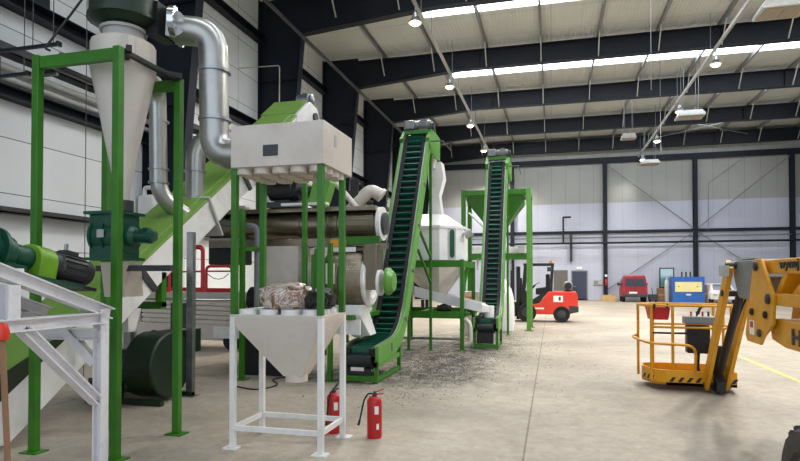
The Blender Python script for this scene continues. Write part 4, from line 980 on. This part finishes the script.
build(B().loft([B().rect(-2.72, -.9, 19.2, 20.5, 4.42), B().rect(-2.72, -.9, 19.2, 20.5, 4.2), B().rect(-2.02, -1.55, 19.6, 20.1, 3.3), B().rect(-2.02, -1.55, 19.6, 20.1, 3.1)]), 'hopper', M_green, t)
build(B().box(-2.8, -.8, 19.15, 20.55, 4.4, 4.46), 'hopper_rim', M_lgreen, t)
build(B().box(-2.1, -1.45, 19.3, 20.2, 2.6, 3.05), 'weighing_box', M_white, t, .02)
build(B().box(-2.5, -.95, 19.15, 19.5, 2.52, 2.72), 'clamp_beam', M_white, t)
build(B().lathe([(.2, 2.3), (.2, 2.6), (0, 2.6)], (-1.78, 19.8, 0), n=20), 'filling_spout', M_galv, t)
build(B().tube((-2.65, 19.05, 3.85), (-2.0, 19.3, 3.2), .03, 8), 'strut', M_white, t)
for q in range(4): build(B().box(-2.4 + q * .36, -2.36 + q * .36, 19.2, 19.3, 1.95, 2.35), 'bag_hook', M_lgrey, t)
build(B().box(-1.05, -.85, 18.95, 19.05, 2.5, 2.75), 'control_box', M_lgrey, t)
# ---- white bulk bag
b = B()
rings = []
for z, r in ((0, .36), (.05, .42), (.35, .46), (.9, .45), (1.25, .42), (1.5, .34), (1.7, .2), (1.85, .12)):
    rings.append([(-1.3 + r * math.copysign(abs(math.cos(a)) ** .7, math.cos(a)), 18.35 + .9 * r * math.copysign(abs(math.sin(a)) ** .7, math.sin(a)), z) for a in [2 * PI * i / 20 for i in range(20)]])
bb = single(b.loft(rings), 'bulk_bag', M_label, (-1.3, 18.35, 0), 'white full bulk bag standing behind the farther conveyor beside the green post', 'bulk bag')
bb.location.x = -1.52; bb.location.y = 18.6; bb.scale = (.82, .82, .9)
# ---- blue electric box and misc under cooler
t = single(B().box(-2.6, -2.0, 17.2, 17.6, 0, 1.3), 'control_cabinet', M_cream, (-2.3, 17.4, 0), 'cream control cabinet between the two green conveyors', 'cabinet', None, .01)
build(B().box(-2.55, -2.3, 17.19, 17.2, .8, 1.15), 'door_panel', M_orange, t)
# ---- spilled pellets
rnd = random.Random(5); b = B()
def chip(x, y, r):
    v = [b.bm.verts.new((x + r * math.cos(a) * rnd.uniform(.6, 1.2), y + r * math.sin(a) * rnd.uniform(.6, 1.2), 0.001)) for a in (0, 1.6, 3.1, 4.7)]
    top = b.bm.verts.new((x, y, r * .7)); b.bm.faces.new(list(reversed(v)))
    for i in range(4): b.bm.faces.new((v[i], v[(i + 1) % 4], top))
for i in range(5200):
    u = rnd.random()
    if u < .5: x, y = rnd.gauss(-2.2, .45), rnd.gauss(11.2, 1.3)
    elif u < .85: x, y = rnd.gauss(-1.5, .6), rnd.gauss(14.5, 2.2)
    else: x, y = rnd.gauss(-1.6, 1.1), rnd.gauss(12.5, 3.2)
    if y < 7.2: continue
    chip(x, y, rnd.uniform(.005, .016))
tag(build(b, 'spilled_pellets', M_pellet, None, 0, (0, 0, 0), False), 'dark pellets and dust spilled on the floor round the conveyors', 'pellets', None, 'stuff')
# ================================================================== forklift
t = thing('forklift', (-.1, 23.6, 0), 'orange-red forklift with black cab and gas bottle parked beyond the bagging frame', 'forklift')
ya, yb = 23.0, 24.15
build(B().xz([(-.85, .3), (.6, .3), (.95, .42), (.95, 1.0), (.88, 1.18), (-.1, 1.18), (-.2, 1.12), (-.35, .85), (-.5, .72), (-.95, .66)], ya, yb), 'body', M_redl, t, .03)
build(B().xz([(.62, .34), (.97, .4), (.97, .62), (.62, .66)], ya - .01, yb + .01), 'counterweight', M_dgrey, t, .02)
build(B().box(.05, .4, ya - .012, ya, .78, 1.02), 'white_label', M_label, t); build(B().box(.24, .32, ya - .016, ya - .012, .84, .98), 'label_mark', M_dgrey, t)
build(B().xz([(-1.1, .3), (-.7, .3), (-.9, 1.1), (-1.15, 1.35), (-1.22, 1.3)], ya + .1, yb - .1), 'cowl', M_black, t, .02)
build(B().xz([(-.9, .66), (-.5, .7), (-.2, 1.12), (-.15, 1.25), (-.9, .75)], ya + .02, yb - .02), 'floor_panel', M_black, t)
def wheel(x, y0, r, w, name='wheel', m=M_rubber):
    wo = build(B().lathe([(0, 0), (r * .55, 0), (r * .6, .02), (r * .93, 0), (r, .04), (r, w - .04), (r * .93, w), (r * .55, w), (0, w)], (x, y0, r), (0, 1, 0), 28), name, m, t)
    build(B().lathe([(0, -.012), (r * .18, -.015), (r * .5, .0), (r * .55, .03), (0, .03)], (x, y0, r), (0, 1, 0), 20), 'hub', M_dgrey, wo)
for x, r in ((-.95, .36), (.35, .31)):
    wheel(x, ya - .04, r, .26); wheel(x, yb - .22, r, .26)
for p0, p1 in (((-1.1, 1.1), (-1.0, 2.2)), ((-.05, 1.15), (.02, 2.2))):
    for y in (ya + .08, yb - .08): build(B().beam((p0[0], y, p0[1]), (p1[0], y, p1[1]), .11, .11, (0, 1, 0)), 'roof_pillar', M_black, t)
b = B().box(-1.08, .08, ya + .04, ya + .12, 2.18, 2.27); b.box(-1.08, .08, yb - .12, yb - .04, 2.18, 2.27)
for i in range(7): b.box(-1.05 + i * .17, -1.0 + i * .17, ya + .1, yb - .1, 2.2, 2.25)
build(b, 'overhead_guard', M_black, t)
build(B().xz([(-.62, 1.05), (-.02, 1.05), (-.06, 1.3), (-.08, 1.85), (-.24, 1.85), (-.24, 1.35), (-.62, 1.3)], ya + .3, yb - .3), 'seat', M_black, t, .03)
build(B().lathe([(.15, -.015), (.18, 0), (.15, .015)], (-.62, 23.57, 1.45), (-.6, 0, 1), 20), 'steering_wheel', M_black, t); build(B().tube((-.88, 23.57, 1.15), (-.63, 23.57, 1.44), .03, 10), 'steering_column', M_black, t)
for y in (ya + .28, yb - .28): build(B().box(-1.36, -1.24, y - .06, y + .06, .08, 2.15), 'mast_rail', M_black, t)
b = B()
for z in (.5, 1.35, 2.08): b.box(-1.34, -1.26, ya + .3, yb - .3, z, z + .08)
build(b, 'mast_crossbar', M_black, t)
build(B().tube((-1.2, 23.57, .3), (-1.2, 23.57, 1.7), .05, 12), 'lift_cylinder', M_dgrey, t)
build(B().box(-1.46, -1.37, ya + .12, yb - .12, .2, .75), 'fork_carriage', M_black, t)
for y in (ya + .35, yb - .35):
    b = B().box(-1.5, -1.46, y - .06, y + .06, .05, .7); b.box(-2.5, -1.46, y - .06, y + .06, .05, .09); build(b, 'fork', M_dgrey, t)
gbt = build(B().lathe([(0, -.4), (.1, -.39), (.17, -.32), (.18, -.28), (.18, .28), (.17, .32), (.1, .39), (0, .4)], (.6, 23.57, 1.4), (0, 1, 0), 22), 'gas_bottle', M_grey, t)
build(B().lathe([(.11, -.43), (.13, -.43), (.13, -.36), (.11, -.36)], (.6, 23.57, 1.4), (0, 1, 0), 18), 'bottle_collar', M_black, gbt)
build(B().box(.46, .74, 23.3, 23.84, 1.17, 1.23), 'bottle_cradle', M_black, t)
build(B().lathe([(.05, 0), (.06, .02), (.05, .1), (0, .12)], (-.05, 23.2, 2.27), n=14), 'beacon', M_orange, t)
build(B().box(-.18, .0, ya + .0, ya + .06, 1.95, 2.12), 'work_lamp', M_dgrey, t)
build(B().box(-.65, -.3, ya - .006, ya + .02, .5, .56), 'side_stripe', M_label, t)

# ================================================================== against the end wall
M_cab = mat('brown_grey_cabinet', (98, 94, 90), .5)
t = single(B().box(.12, 1.12, 44.4, 45.2, 0.0, 2.28), 'steel_cabinet', M_cab, (.7, 44.8, 0), 'tall dark grey steel cabinet just behind the forklift', 'cabinet', None, .01)
build(B().box(.16, .6, 44.38, 44.4, .1, 2.2), 'cabinet_door', M_cab, t); build(B().box(.63, 1.08, 44.38, 44.4, .1, 2.2), 'cabinet_door', M_cab, t)
t = thing('fire_extinguisher', (3.9, 45.9, 1.15), 'small red extinguisher hanging on the dark end wall column left of the van', 'fire extinguisher')
build(B().lathe([(.07, 0), (.08, .03), (.08, .36), (.05, .42), (.02, .48), (0, .48)], (3.9, 45.85, 1.15), n=16), 'cylinder', M_red, t); build(B().box(3.82, 3.98, 45.73, 45.75, 1.8, 1.96), 'sign_plate', M_label, t)
t = thing('wooden_crate', (4.05, 45.2, 0), 'low pale wooden crate on the floor left of the red van', 'crate')
for z in (.02, .17, .32): build(B().box(3.55, 4.55, 44.9, 44.94, z, z + .12), 'board', M_wood, t); build(B().box(3.55, 4.55, 45.56, 45.6, z, z + .12), 'board', M_wood, t)
for x in (3.55, 4.51): build(B().box(x, x + .04, 44.94, 45.56, .02, .44), 'end_board', M_wood, t)
build(B().box(3.6, 4.5, 44.94, 45.56, .02, .06), 'base_board', M_wood, t)
# ---- red van, seen from behind
t = thing('red_van', (5.6, 45.0, 0), 'dark red van parked tail-out against the end wall', 'van')
vx0, vx1, vy0, vy1 = 4.78, 6.42, 43.3, 45.65
def vr(y, w, zt, zb=.4, ins=.0):
    x0, x1 = vx0 - (1 - w) * -.0, vx1
    c = (x0 + x1) / 2; h = (x1 - x0) / 2
    return [(c - h * w, y, zb), (c + h * w, y, zb), (c + h * w, y, zb + .55), (c + h * w * .98, y, 1.05), (c + h * w * .84, y, zt - .12), (c + h * w * .74, y, zt), (c - h * w * .74, y, zt), (c - h * w * .84, y, zt - .12), (c - h * w * .98, y, 1.05), (c - h * w, y, zb + .55)]
build(B().loft([vr(vy0, .97, 1.82), vr(vy0 + .06, 1, 1.88), vr(vy1 - .9, 1, 1.9), vr(vy1 - .45, 1, 1.5), vr(vy1 - .02, .98, 1.15)]), 'body', M_van, t, .02)
for xa, xb in ((5.0, 5.55), (5.65, 6.2)): build(B().hexa([(xa - .03, vy0 - .012, 1.12), (xb + .03, vy0 - .012, 1.12), (xb + .03, vy0 + .02, 1.12), (xa - .03, vy0 + .02, 1.12), (xa + .02, vy0 - .008, 1.64), (xb - .02, vy0 - .008, 1.64), (xb - .02, vy0 + .02, 1.64), (xa + .02, vy0 + .02, 1.64)]), 'rear_window', M_glass, t)
build(B().box(vx0 + .02, vx1 - .02, vy0 - .1, vy0 + .06, .36, .58), 'rear_bumper', M_dgrey, t, .03)
build(B().box(5.2, 5.72, vy0 - .105, vy0 - .095, .62, .74), 'number_plate', M_label, t)
for x in (vx0 + .02, vx1 - .14): build(B().box(x, x + .12, vy0 - .015, vy0 + .03, .72, 1.08), 'tail_light', M_red, t)
for x in (vx0 + .02, vx1 - .22):
    for y in (43.95, 45.15): build(B().lathe([(0, 0), (.19, 0), (.3, .01), (.31, .03), (.31, .17), (.3, .2), (0, .2)], (x, y, .31), (1, 0, 0), 24), 'wheel', M_rubber, t)
build(B().box(vx0 - .2, vx0 - .02, 44.7, 44.78, 1.15, 1.35), 'wing_mirror', M_black, t); build(B().box(vx1 + .02, vx1 + .2, 44.7, 44.78, 1.15, 1.35), 'wing_mirror', M_black, t)
for s in (vx0 - .002, vx1 - .01): build(B().box(s, s + .012, 44.0, 44.8, 1.15, 1.6), 'side_window', M_glass, t)
build(B().box(5.58, 5.62, vy0 - .012, vy0 + .02, .6, 1.8), 'door_seam', M_black, t)
t = thing('pallet_truck', (6.85, 44.2, 0), 'small dark pallet truck beside the rear of the red van', 'pallet truck')
build(B().box(6.6, 7.15, 44.0, 44.5, .08, .55), 'body', M_dgrey, t, .03); build(B().tube((6.85, 44.0, .5), (6.75, 43.8, 1.0), .025, 8), 'tiller', M_black, t)
for x in (6.62, 7.0): build(B().lathe([(0, 0), (.09, 0), (.09, .1), (0, .1)], (x, 44.05, .09), (1, 0, 0), 14), 'wheel', M_rubber, t)
# ---- display board, boxes, cylinder, blue press
t = single(B().box(7.5, 8.5, 45.3, 45.36, .96, 2.44), 'picture_board', M_black, (8, 45.33, .96), 'framed blue-green landscape panel standing on boxes left of the blue machine', 'picture')
def picmat():
    m = bpy.data.materials.new('landscape_print'); m.use_nodes = True; nt = m.node_tree; n = nt.nodes; l = nt.links
    tc = n.new('ShaderNodeTexCoord'); sp = n.new('ShaderNodeSeparateXYZ'); l.new(tc.outputs['Generated'], sp.inputs[0]); z = n.new('ShaderNodeTexNoise'); z.inputs['Scale'].default_value = 4; l.new(tc.outputs['Generated'], z.inputs['Vector'])
    a = n.new('ShaderNodeMath'); a.operation = 'MULTIPLY_ADD'; a.inputs[1].default_value = .35; l.new(z.outputs['Fac'], a.inputs[0]); l.new(sp.outputs[2], a.inputs[2])
    r = n.new('ShaderNodeValToRGB'); e = r.color_ramp.elements; e[0].position = .35; e[0].color = lin((70, 120, 120)); e[1].position = .9; e[1].color = lin((176, 206, 214))
    q = e.new(.6); q.color = lin((80, 136, 150)); l.new(a.outputs[0], r.inputs['Fac']); l.new(r.outputs['Color'], n['Principled BSDF'].inputs['Base Color']); return m
build(B().box(7.58, 8.42, 45.285, 45.3, 1.05, 2.36), 'print', picmat(), t)
t = single(B().box(7.4, 8.35, 45.2, 45.9, 0, .95), 'cardboard_box', M_brown, (7.9, 45.5, 0), 'brown cardboard box on the floor under the framed panel', 'box', None, .02)
build(B().box(7.4, 8.35, 45.19, 45.2, .45, .52), 'tape', M_wood, t)
t = thing('gas_cylinder', (7.75, 43.9, 0), 'tall pale gas cylinder standing left of the blue machine', 'gas cylinder')
build(B().lathe([(.14, 0), (.15, .02), (.15, 1.4), (.1, 1.55), (.04, 1.6), (0, 1.6)], (7.75, 43.9, 0), n=18), 'shell', M_lgrey, t); build(B().lathe([(.06, 1.6), (.06, 1.75), (0, 1.78)], (7.75, 43.9, 0), n=12), 'cap', M_lgrey, t)
t = thing('blue_press', (8.95, 43.5, 0), 'blue machine with broad pale yellow front panel before the end wall', 'machine')
build(B().box(7.98, 9.95, 43.0, 44.1, 0, .72), 'base', M_blue, t, .02)
build(B().box(7.98, 8.1, 43.0, 44.1, .72, 1.78), 'side_frame', M_blue, t, .01); build(B().box(9.83, 9.95, 43.0, 44.1, .72, 1.78), 'side_frame', M_blue, t, .01)
build(B().box(8.1, 9.83, 43.02, 44.0, 1.46, 1.78), 'top_frame', M_blue, t, .01)
build(B().box(8.12, 9.81, 43.05, 44.0, .76, 1.45), 'yellow_panel', M_paleyel, t, .01)
for x in (8.35, 9.5): build(B().lathe([(0, 0), (.05, 0), (.05, .03), (0, .03)], (x, 43.05, 1.12), (0, -1, 0), 14), 'knob', M_wood, t)
build(B().box(8.8, 9.1, 42.99, 43.0, .52, .62), 'plate', M_paleyel, t)
for i, x in enumerate((8.65, 8.92, 9.19)): build(B().tube((x, 43.6, 1.78), (x, 43.6, 2.12), .05, 12), 'exhaust_stub', M_dgrey, t)
t = single(B().box(9.97, 10.16, 43.2, 43.8, 0, 1.25), 'cardboard_box', M_brown, (10.06, 43.5, 0), 'upright brown box right of the blue machine', 'box', None, .02)
build(B().box(9.97, 10.16, 43.19, 43.2, .6, .66), 'tape', M_wood, t)
t = thing('white_car', (10.9, 44.6, 0), 'white car half hidden behind the yellow boom lift arm at the end wall', 'car')
build(B().loft([[(10.2, y, .28), (11.8, y, .28), (11.82, y, .7), (11.6 if z > 1 else 11.75, y, z), (10.4 if z > 1 else 10.25, y, z), (10.18, y, .7)] for y, z in ((42.3, .72), (42.9, .85), (43.3, 1.3), (44.6, 1.32), (45.3, .85), (45.7, .75))]), 'body', M_white2, t, .03)
build(B().hexa([(10.45, 42.96, .92), (11.55, 42.96, .92), (11.55, 43.3, 1.26), (10.45, 43.3, 1.26), (10.45, 42.93, .94), (11.55, 42.93, .94), (11.5, 43.27, 1.28), (10.5, 43.27, 1.28)]), 'windscreen', M_glass, t)
for x in (10.2, 11.6):
    for y in (42.85, 45.0): build(B().lathe([(0, 0), (.28, 0), (.29, .02), (.29, .18), (0, .2)], (x, y, .29), (1, 0, 0), 22), 'wheel', M_rubber, t)
for x in (10.3, 11.45): build(B().box(x, x + .25, 42.28, 42.34, .52, .64), 'headlight', M_chrome, t)
# ================================================================== yellow boom lift
t = thing('boom_lift', (2.45, 4.0, 0), 'yellow articulated boom lift with its basket lowered on the open floor', 'boom lift')
xa, xb = 2.24, 2.62
# chassis and turret, mostly beyond the frame edge
build(B().box(1.75, 3.2, 2.3, 4.9, .32, .62), 'chassis', M_dgrey, t, .03)
build(B().box(1.95, 3.1, 1.6, 4.0, .64, 1.45), 'turret', M_yellow, t, .06)
build(B().box(2.15, 2.65, 1.4, 3.4, 1.45, 2.0), 'boom_root', M_yellow, t, .02)
for x0 in (1.5, 3.15):
    for y in (4.15, 2.55):
        w = B(); r = .385
        w.lathe([(0, .03), (r * .5, .03), (r * .58, 0), (r * .9, 0), (r * .96, .03), (r * .96, .25), (r * .9, .28), (0, .28)], (x0, y, r), (1, 0, 0), 40)
        for i in range(22):
            a = 2 * PI * i / 22; c = V((0, math.cos(a), math.sin(a)))
            for s in (0, 1):
                q = V((x0 + .02 + .12 * s, y, r)) + c * r * .97; w.beam(q, q + V((.12, 0, 0)), .05, .03, c)
        wo = build(w, 'wheel', M_tyre, t)
        build(B().lathe([(0, -.01), (.06, -.012), (.1, .0), (.19, .02), (.2, .035), (0, .035)], (x0 if x0 < 2 else x0 + .28, y, r), (1 if x0 < 2 else -1, 0, 0), 20), 'hub', M_dgrey, wo)
# upper boom, lower boom, link
ub = build(B().yz([(2.2, 1.55), (2.2, 1.905), (7.3, 1.895), (7.3, 1.75), (5.9, 1.735)], xa + .01, xb - .01), 'upper_boom', M_yellow, t, .012)
lb = build(B().yz([(2.6, 1.0), (2.6, 1.28), (6.85, 1.28), (7.0, 1.16), (6.95, 1.05), (6.6, 1.0)], xa + .01, xb - .01), 'lower_boom', M_yellow, t, .012)
build(B().yz([(6.0, 1.55), (6.6, 1.5), (6.15, 1.75), (5.7, 1.76), (5.4, 1.56)], xa + .05, xb - .05), 'web_plate', M_yellow, t, .006)
build(B().yz([(6.85, 1.42), (6.85, 1.54), (3.0, 1.56), (3.0, 1.42)], xa - .02, xa + .05), 'link_arm', M_yellow, t, .008); build(B().yz([(6.85, 1.42), (6.85, 1.54), (3.0, 1.56), (3.0, 1.42)], xb - .05, xb + .02), 'link_arm', M_yellow, t, .008)
build(B().yz([(6.75, 1.54), (6.88, 1.54), (6.62, 1.76), (6.5, 1.76)], xa + .02, xb - .02), 'gusset', M_yellow, t, .006)
build(B().tube((2.39, 3.0, 1.36), (2.39, 6.5, 1.36), .045, 14), 'hydraulic_cylinder', M_black, t)
kp = [(7.32, 1.9), (7.08, 1.91), (6.72, 1.52), (6.74, 1.22), (7.0, 1.08), (7.12, .97), (7.55, .97), (7.62, 1.04)]
pl = build(B().yz(kp, xa - .05, xa - .02), 'knuckle_plate', M_yellow, t, .006); pr = build(B().yz(kp, xb + .02, xb + .05), 'knuckle_plate', M_yellow, t, .006)
for y, z, r, m in ((7.22, 1.83, .055, M_dgrey), (6.85, 1.48, .055, M_dgrey), (7.12, 1.1, .045, M_dgrey), (7.36, 1.32, .04, M_black), (6.93, 1.31, .04, M_black)):
    build(B().lathe([(0, 0), (r, 0), (r, .02), (r * .6, .03), (0, .03)], (xa - .05, y, z), (-1, 0, 0), 20), 'pivot_pin' if m is M_dgrey else 'plate_hole', m, pl)
build(B().box(xa - .054, xa - .05, 7.3, 7.46, 1.06, 1.22), 'warning_label', M_label, pl)
build(B().box(xa - .056, xa - .054, 7.33, 7.43, 1.14, 1.21), 'warning_mark', M_red, pl)
text('wynaj', .13, (xa + .004, 6.7, 1.8), (0, -1, 0), (0, 0, 1), M_black, ub, 'lettering', .004, .003, 1.6)
text('H', .21, (xa + .004, 6.42, 1.06), (0, -1, 0), (0, 0, 1), M_black, lb, 'lettering', .004, .006, 1.6)
# grey knuckle block and jib arms down to the basket
kb = build(B().yz([(7.5, 1.92), (8.4, 1.92), (8.4, 1.72), (8.2, 1.45), (7.6, 1.42), (7.35, 1.7)], xa + .04, xb - .1), 'knuckle_block', M_grey, t, .02)
build(B().yz([(7.6, 1.93), (8.3, 1.93), (8.3, 1.95), (7.6, 1.95)], xa + .04, xa + .16), 'block_cover', M_lgrey, kb)
def jib(ya_, za_, yb_, zb_, x0, x1, w): return B().beam((x0 / 2 + x1 / 2, ya_, za_), (x0 / 2 + x1 / 2, yb_, zb_), x1 - x0, w, (0, 1, .3))
build(jib(8.27, 1.88, 9.55, .09, xa - .06, xa + .0, .19), 'jib_arm', M_yellow, t, .008); build(jib(8.27, 1.88, 9.6, .09, xb - .16, xb - .1, .19), 'jib_arm', M_yellow, t, .008)
build(B().tube((2.36, 8.3, 1.6), (2.36, 9.5, .2), .05, 14), 'jib_cylinder', M_black, t)
for y, z in ((8.27, 1.86), (8.5, 1.5), (9.53, .12)): build(B().tube((xa - .08, y, z), (xb - .08, y, z), .045, 14), 'pivot_pin', M_dgrey, t)
build(B().box(xa - .14, xa - .06, 8.2, 8.36, 1.72, 1.86), 'lamp_bracket', M_lgrey, t)
for q in range(3): build(B().path(bend([(xa + .08 + q * .05, 7.95, 1.75), (xa + .12 + q * .03, 8.7, 1.2), (xa + .1 + q * .03, 9.2, .55), (xa + .05 + q * .05, 9.45, .3)], .3, 5), .014, 8), 'hydraulic_hose', M_rubber, t)
build(B().yz([(9.3, .03), (9.62, .03), (9.65, .3), (9.55, .7), (9.45, .7), (9.42, .3), (9.3, .18)], xa + .06, xb - .2), 'basket_rotator', M_black, t, .01)
text('///', .08, (xa - .0305, 8.7, 1.0), (0, -.6, .79), (0, .79, .6), M_black, t, 'jib_marking') if False else None
# basket
ring = [(1.42, 10.28), (1.38, 9.95), (1.5, 9.6), (1.66, 9.5), (2.62, 9.5), (2.72, 10.35), (1.64, 10.38)]
def closed_wall(b, pts, z0, z1, th):
    c = V((sum(p[0] for p in pts) / len(pts), sum(p[1] for p in pts) / len(pts)))
    inn = [tuple(V(p) + (c - V(p)).normalized() * th) for p in pts]
    k = len(pts)
    for i in range(k):
        j = (i + 1) % k
        b.hexa([(pts[i][0], pts[i][1], z0), (pts[j][0], pts[j][1], z0), (inn[j][0], inn[j][1], z0), (inn[i][0], inn[i][1], z0), (pts[i][0], pts[i][1], z1), (pts[j][0], pts[j][1], z1), (inn[j][0], inn[j][1], z1), (inn[i][0], inn[i][1], z1)])
    return b
bk = build(B().xy(ring, .09, .13), 'basket_floor', M_yellow, t)
build(closed_wall(B(), ring, .09, .31, .03), 'toe_board', M_yellow, t)
for p0, p1 in ((ring[1], ring[2]), (ring[3], ring[4])):
    b = B()
    L = math.hypot(p1[0] - p0[0], p1[1] - p0[1]); n = max(2, int(L / .12)); d = V((p1[0] - p0[0], p1[1] - p0[1], 0)) / L; nrm = V((d.y, -d.x, 0))
    for i in range(n):
        s = V((p0[0], p0[1], 0)) + d * (L * (i + .3) / n); w = d * (L / n * .42); sk = d * .05
        b.prism([s + V((0, 0, .14)), s + w + V((0, 0, .14)), s + w + sk + V((0, 0, .21)), s + sk + V((0, 0, .21))], nrm * .004)
    build(b, 'hazard_stripe', M_black, t)
top = [(1.36, 10.25, 1.28), (1.34, 9.95, 1.28), (1.47, 9.6, 1.28), (2.58, 9.56, 1.28), (2.66, 10.3, 1.28), (1.6, 10.33, 1.28)]
build(B().path(bend(top + [top[0]], .12, 4), .02, 10), 'top_rail', M_yellow, t)
build(B().path(bend([(1.33, 10.2, .77), (1.22, 9.9, .77), (1.4, 9.42, .72), (2.05, 9.4, .70), (2.06, 9.5, .3)], .15, 5), .02, 10), 'bumper_rail', M_yellow, t)
mid = [(x, y, .95) for x, y, z in top]
build(B().path(bend(mid[2:] , .1, 4), .018, 10), 'mid_rail', M_yellow, t)
for x, y in ((1.47, 9.6), (1.77, 9.59), (2.57, 9.58), (2.64, 10.28), (1.6, 10.31), (2.5, 10.3), (1.36, 10.2)): build(B().tube((x, y, .13), (x, y, 1.28), .022, 10), 'basket_post', M_yellow, t)
build(B().tube((1.45, 9.62, .86), (2.1, 9.62, .86), .016, 10), 'black_bar', M_black, t)
build(B().box(1.95, 2.4, 9.6, 9.85, 1.0, 1.12), 'control_console', M_grey, t, .02)
for i in range(4): build(B().lathe([(.014, 0), (.014, .05), (.022, .06), (0, .08)], (2.05 + i * .08, 9.7, 1.12), n=10), 'joystick', M_black if i % 2 else M_red, t)
build(B().box(1.98, 2.3, 9.62, 9.8, .56, .98), 'control_box', M_black, t, .02)
build(B().path(bend([(2.12, 9.6, 1.15), (2.15, 9.6, 1.25), (2.2, 9.62, 1.28)], .04), .022, 8), 'cable_gland', M_black, t)
build(B().path(bend([(2.15, 9.7, .56), (2.1, 9.55, .3), (2.25, 9.5, .16), (2.3, 9.6, .2)], .12), .022, 8), 'control_cable', M_rubber, t)
# red tool tray hung on the basket rail
t = thing('red_tool_tray', (1.63, 9.72, 1.06), 'red plastic tray hooked inside the basket rail of the yellow boom lift', 'tray')
build(B().loft([B().rect(1.46, 1.72, 9.63, 9.9, 1.06), B().rect(1.43, 1.75, 9.625, 9.95, 1.255)]), 'tray', M_red, t, .01)
for x in (1.5, 1.68): build(B().box(x, x + .03, 9.575, 9.64, 1.24, 1.305), 'hook', M_black, t)
# ================================================================== camera, light, view
F = 580.0; yaw = math.atan(152 / F); pitch = math.radians(1.0); CY = 278 - F * math.tan(pitch)
cam = bpy.data.cameras.new('camera'); co = bpy.data.objects.new('camera', cam); COL.objects.link(co)
cam.sensor_fit = 'HORIZONTAL'; cam.sensor_width = 36; cam.lens = F / 800 * 36; cam.shift_y = (CY - 230.5) / 800; cam.clip_end = 300; cam.clip_start = .05
co.location = (0, 0, 1.7); co.rotation_euler = (PI / 2 + pitch, 0, yaw)
scene.camera = co
w = bpy.data.worlds.new('daylight'); scene.world = w; w.use_nodes = True
bg = w.node_tree.nodes['Background']; bg.inputs[0].default_value = lin((214, 226, 240)); bg.inputs[1].default_value = 1.45
scene.view_settings.view_transform = 'Standard'; scene.view_settings.look = 'None'; scene.view_settings.gamma = 1; scene.view_settings.use_curve_mapping = False
scene.view_settings.exposure = 0.4
scene.cycles.max_bounces = 7; scene.cycles.diffuse_bounces = 4; scene.cycles.glossy_bounces = 3; scene.cycles.use_denoising = True
scene.cycles.sample_clamp_indirect = 6
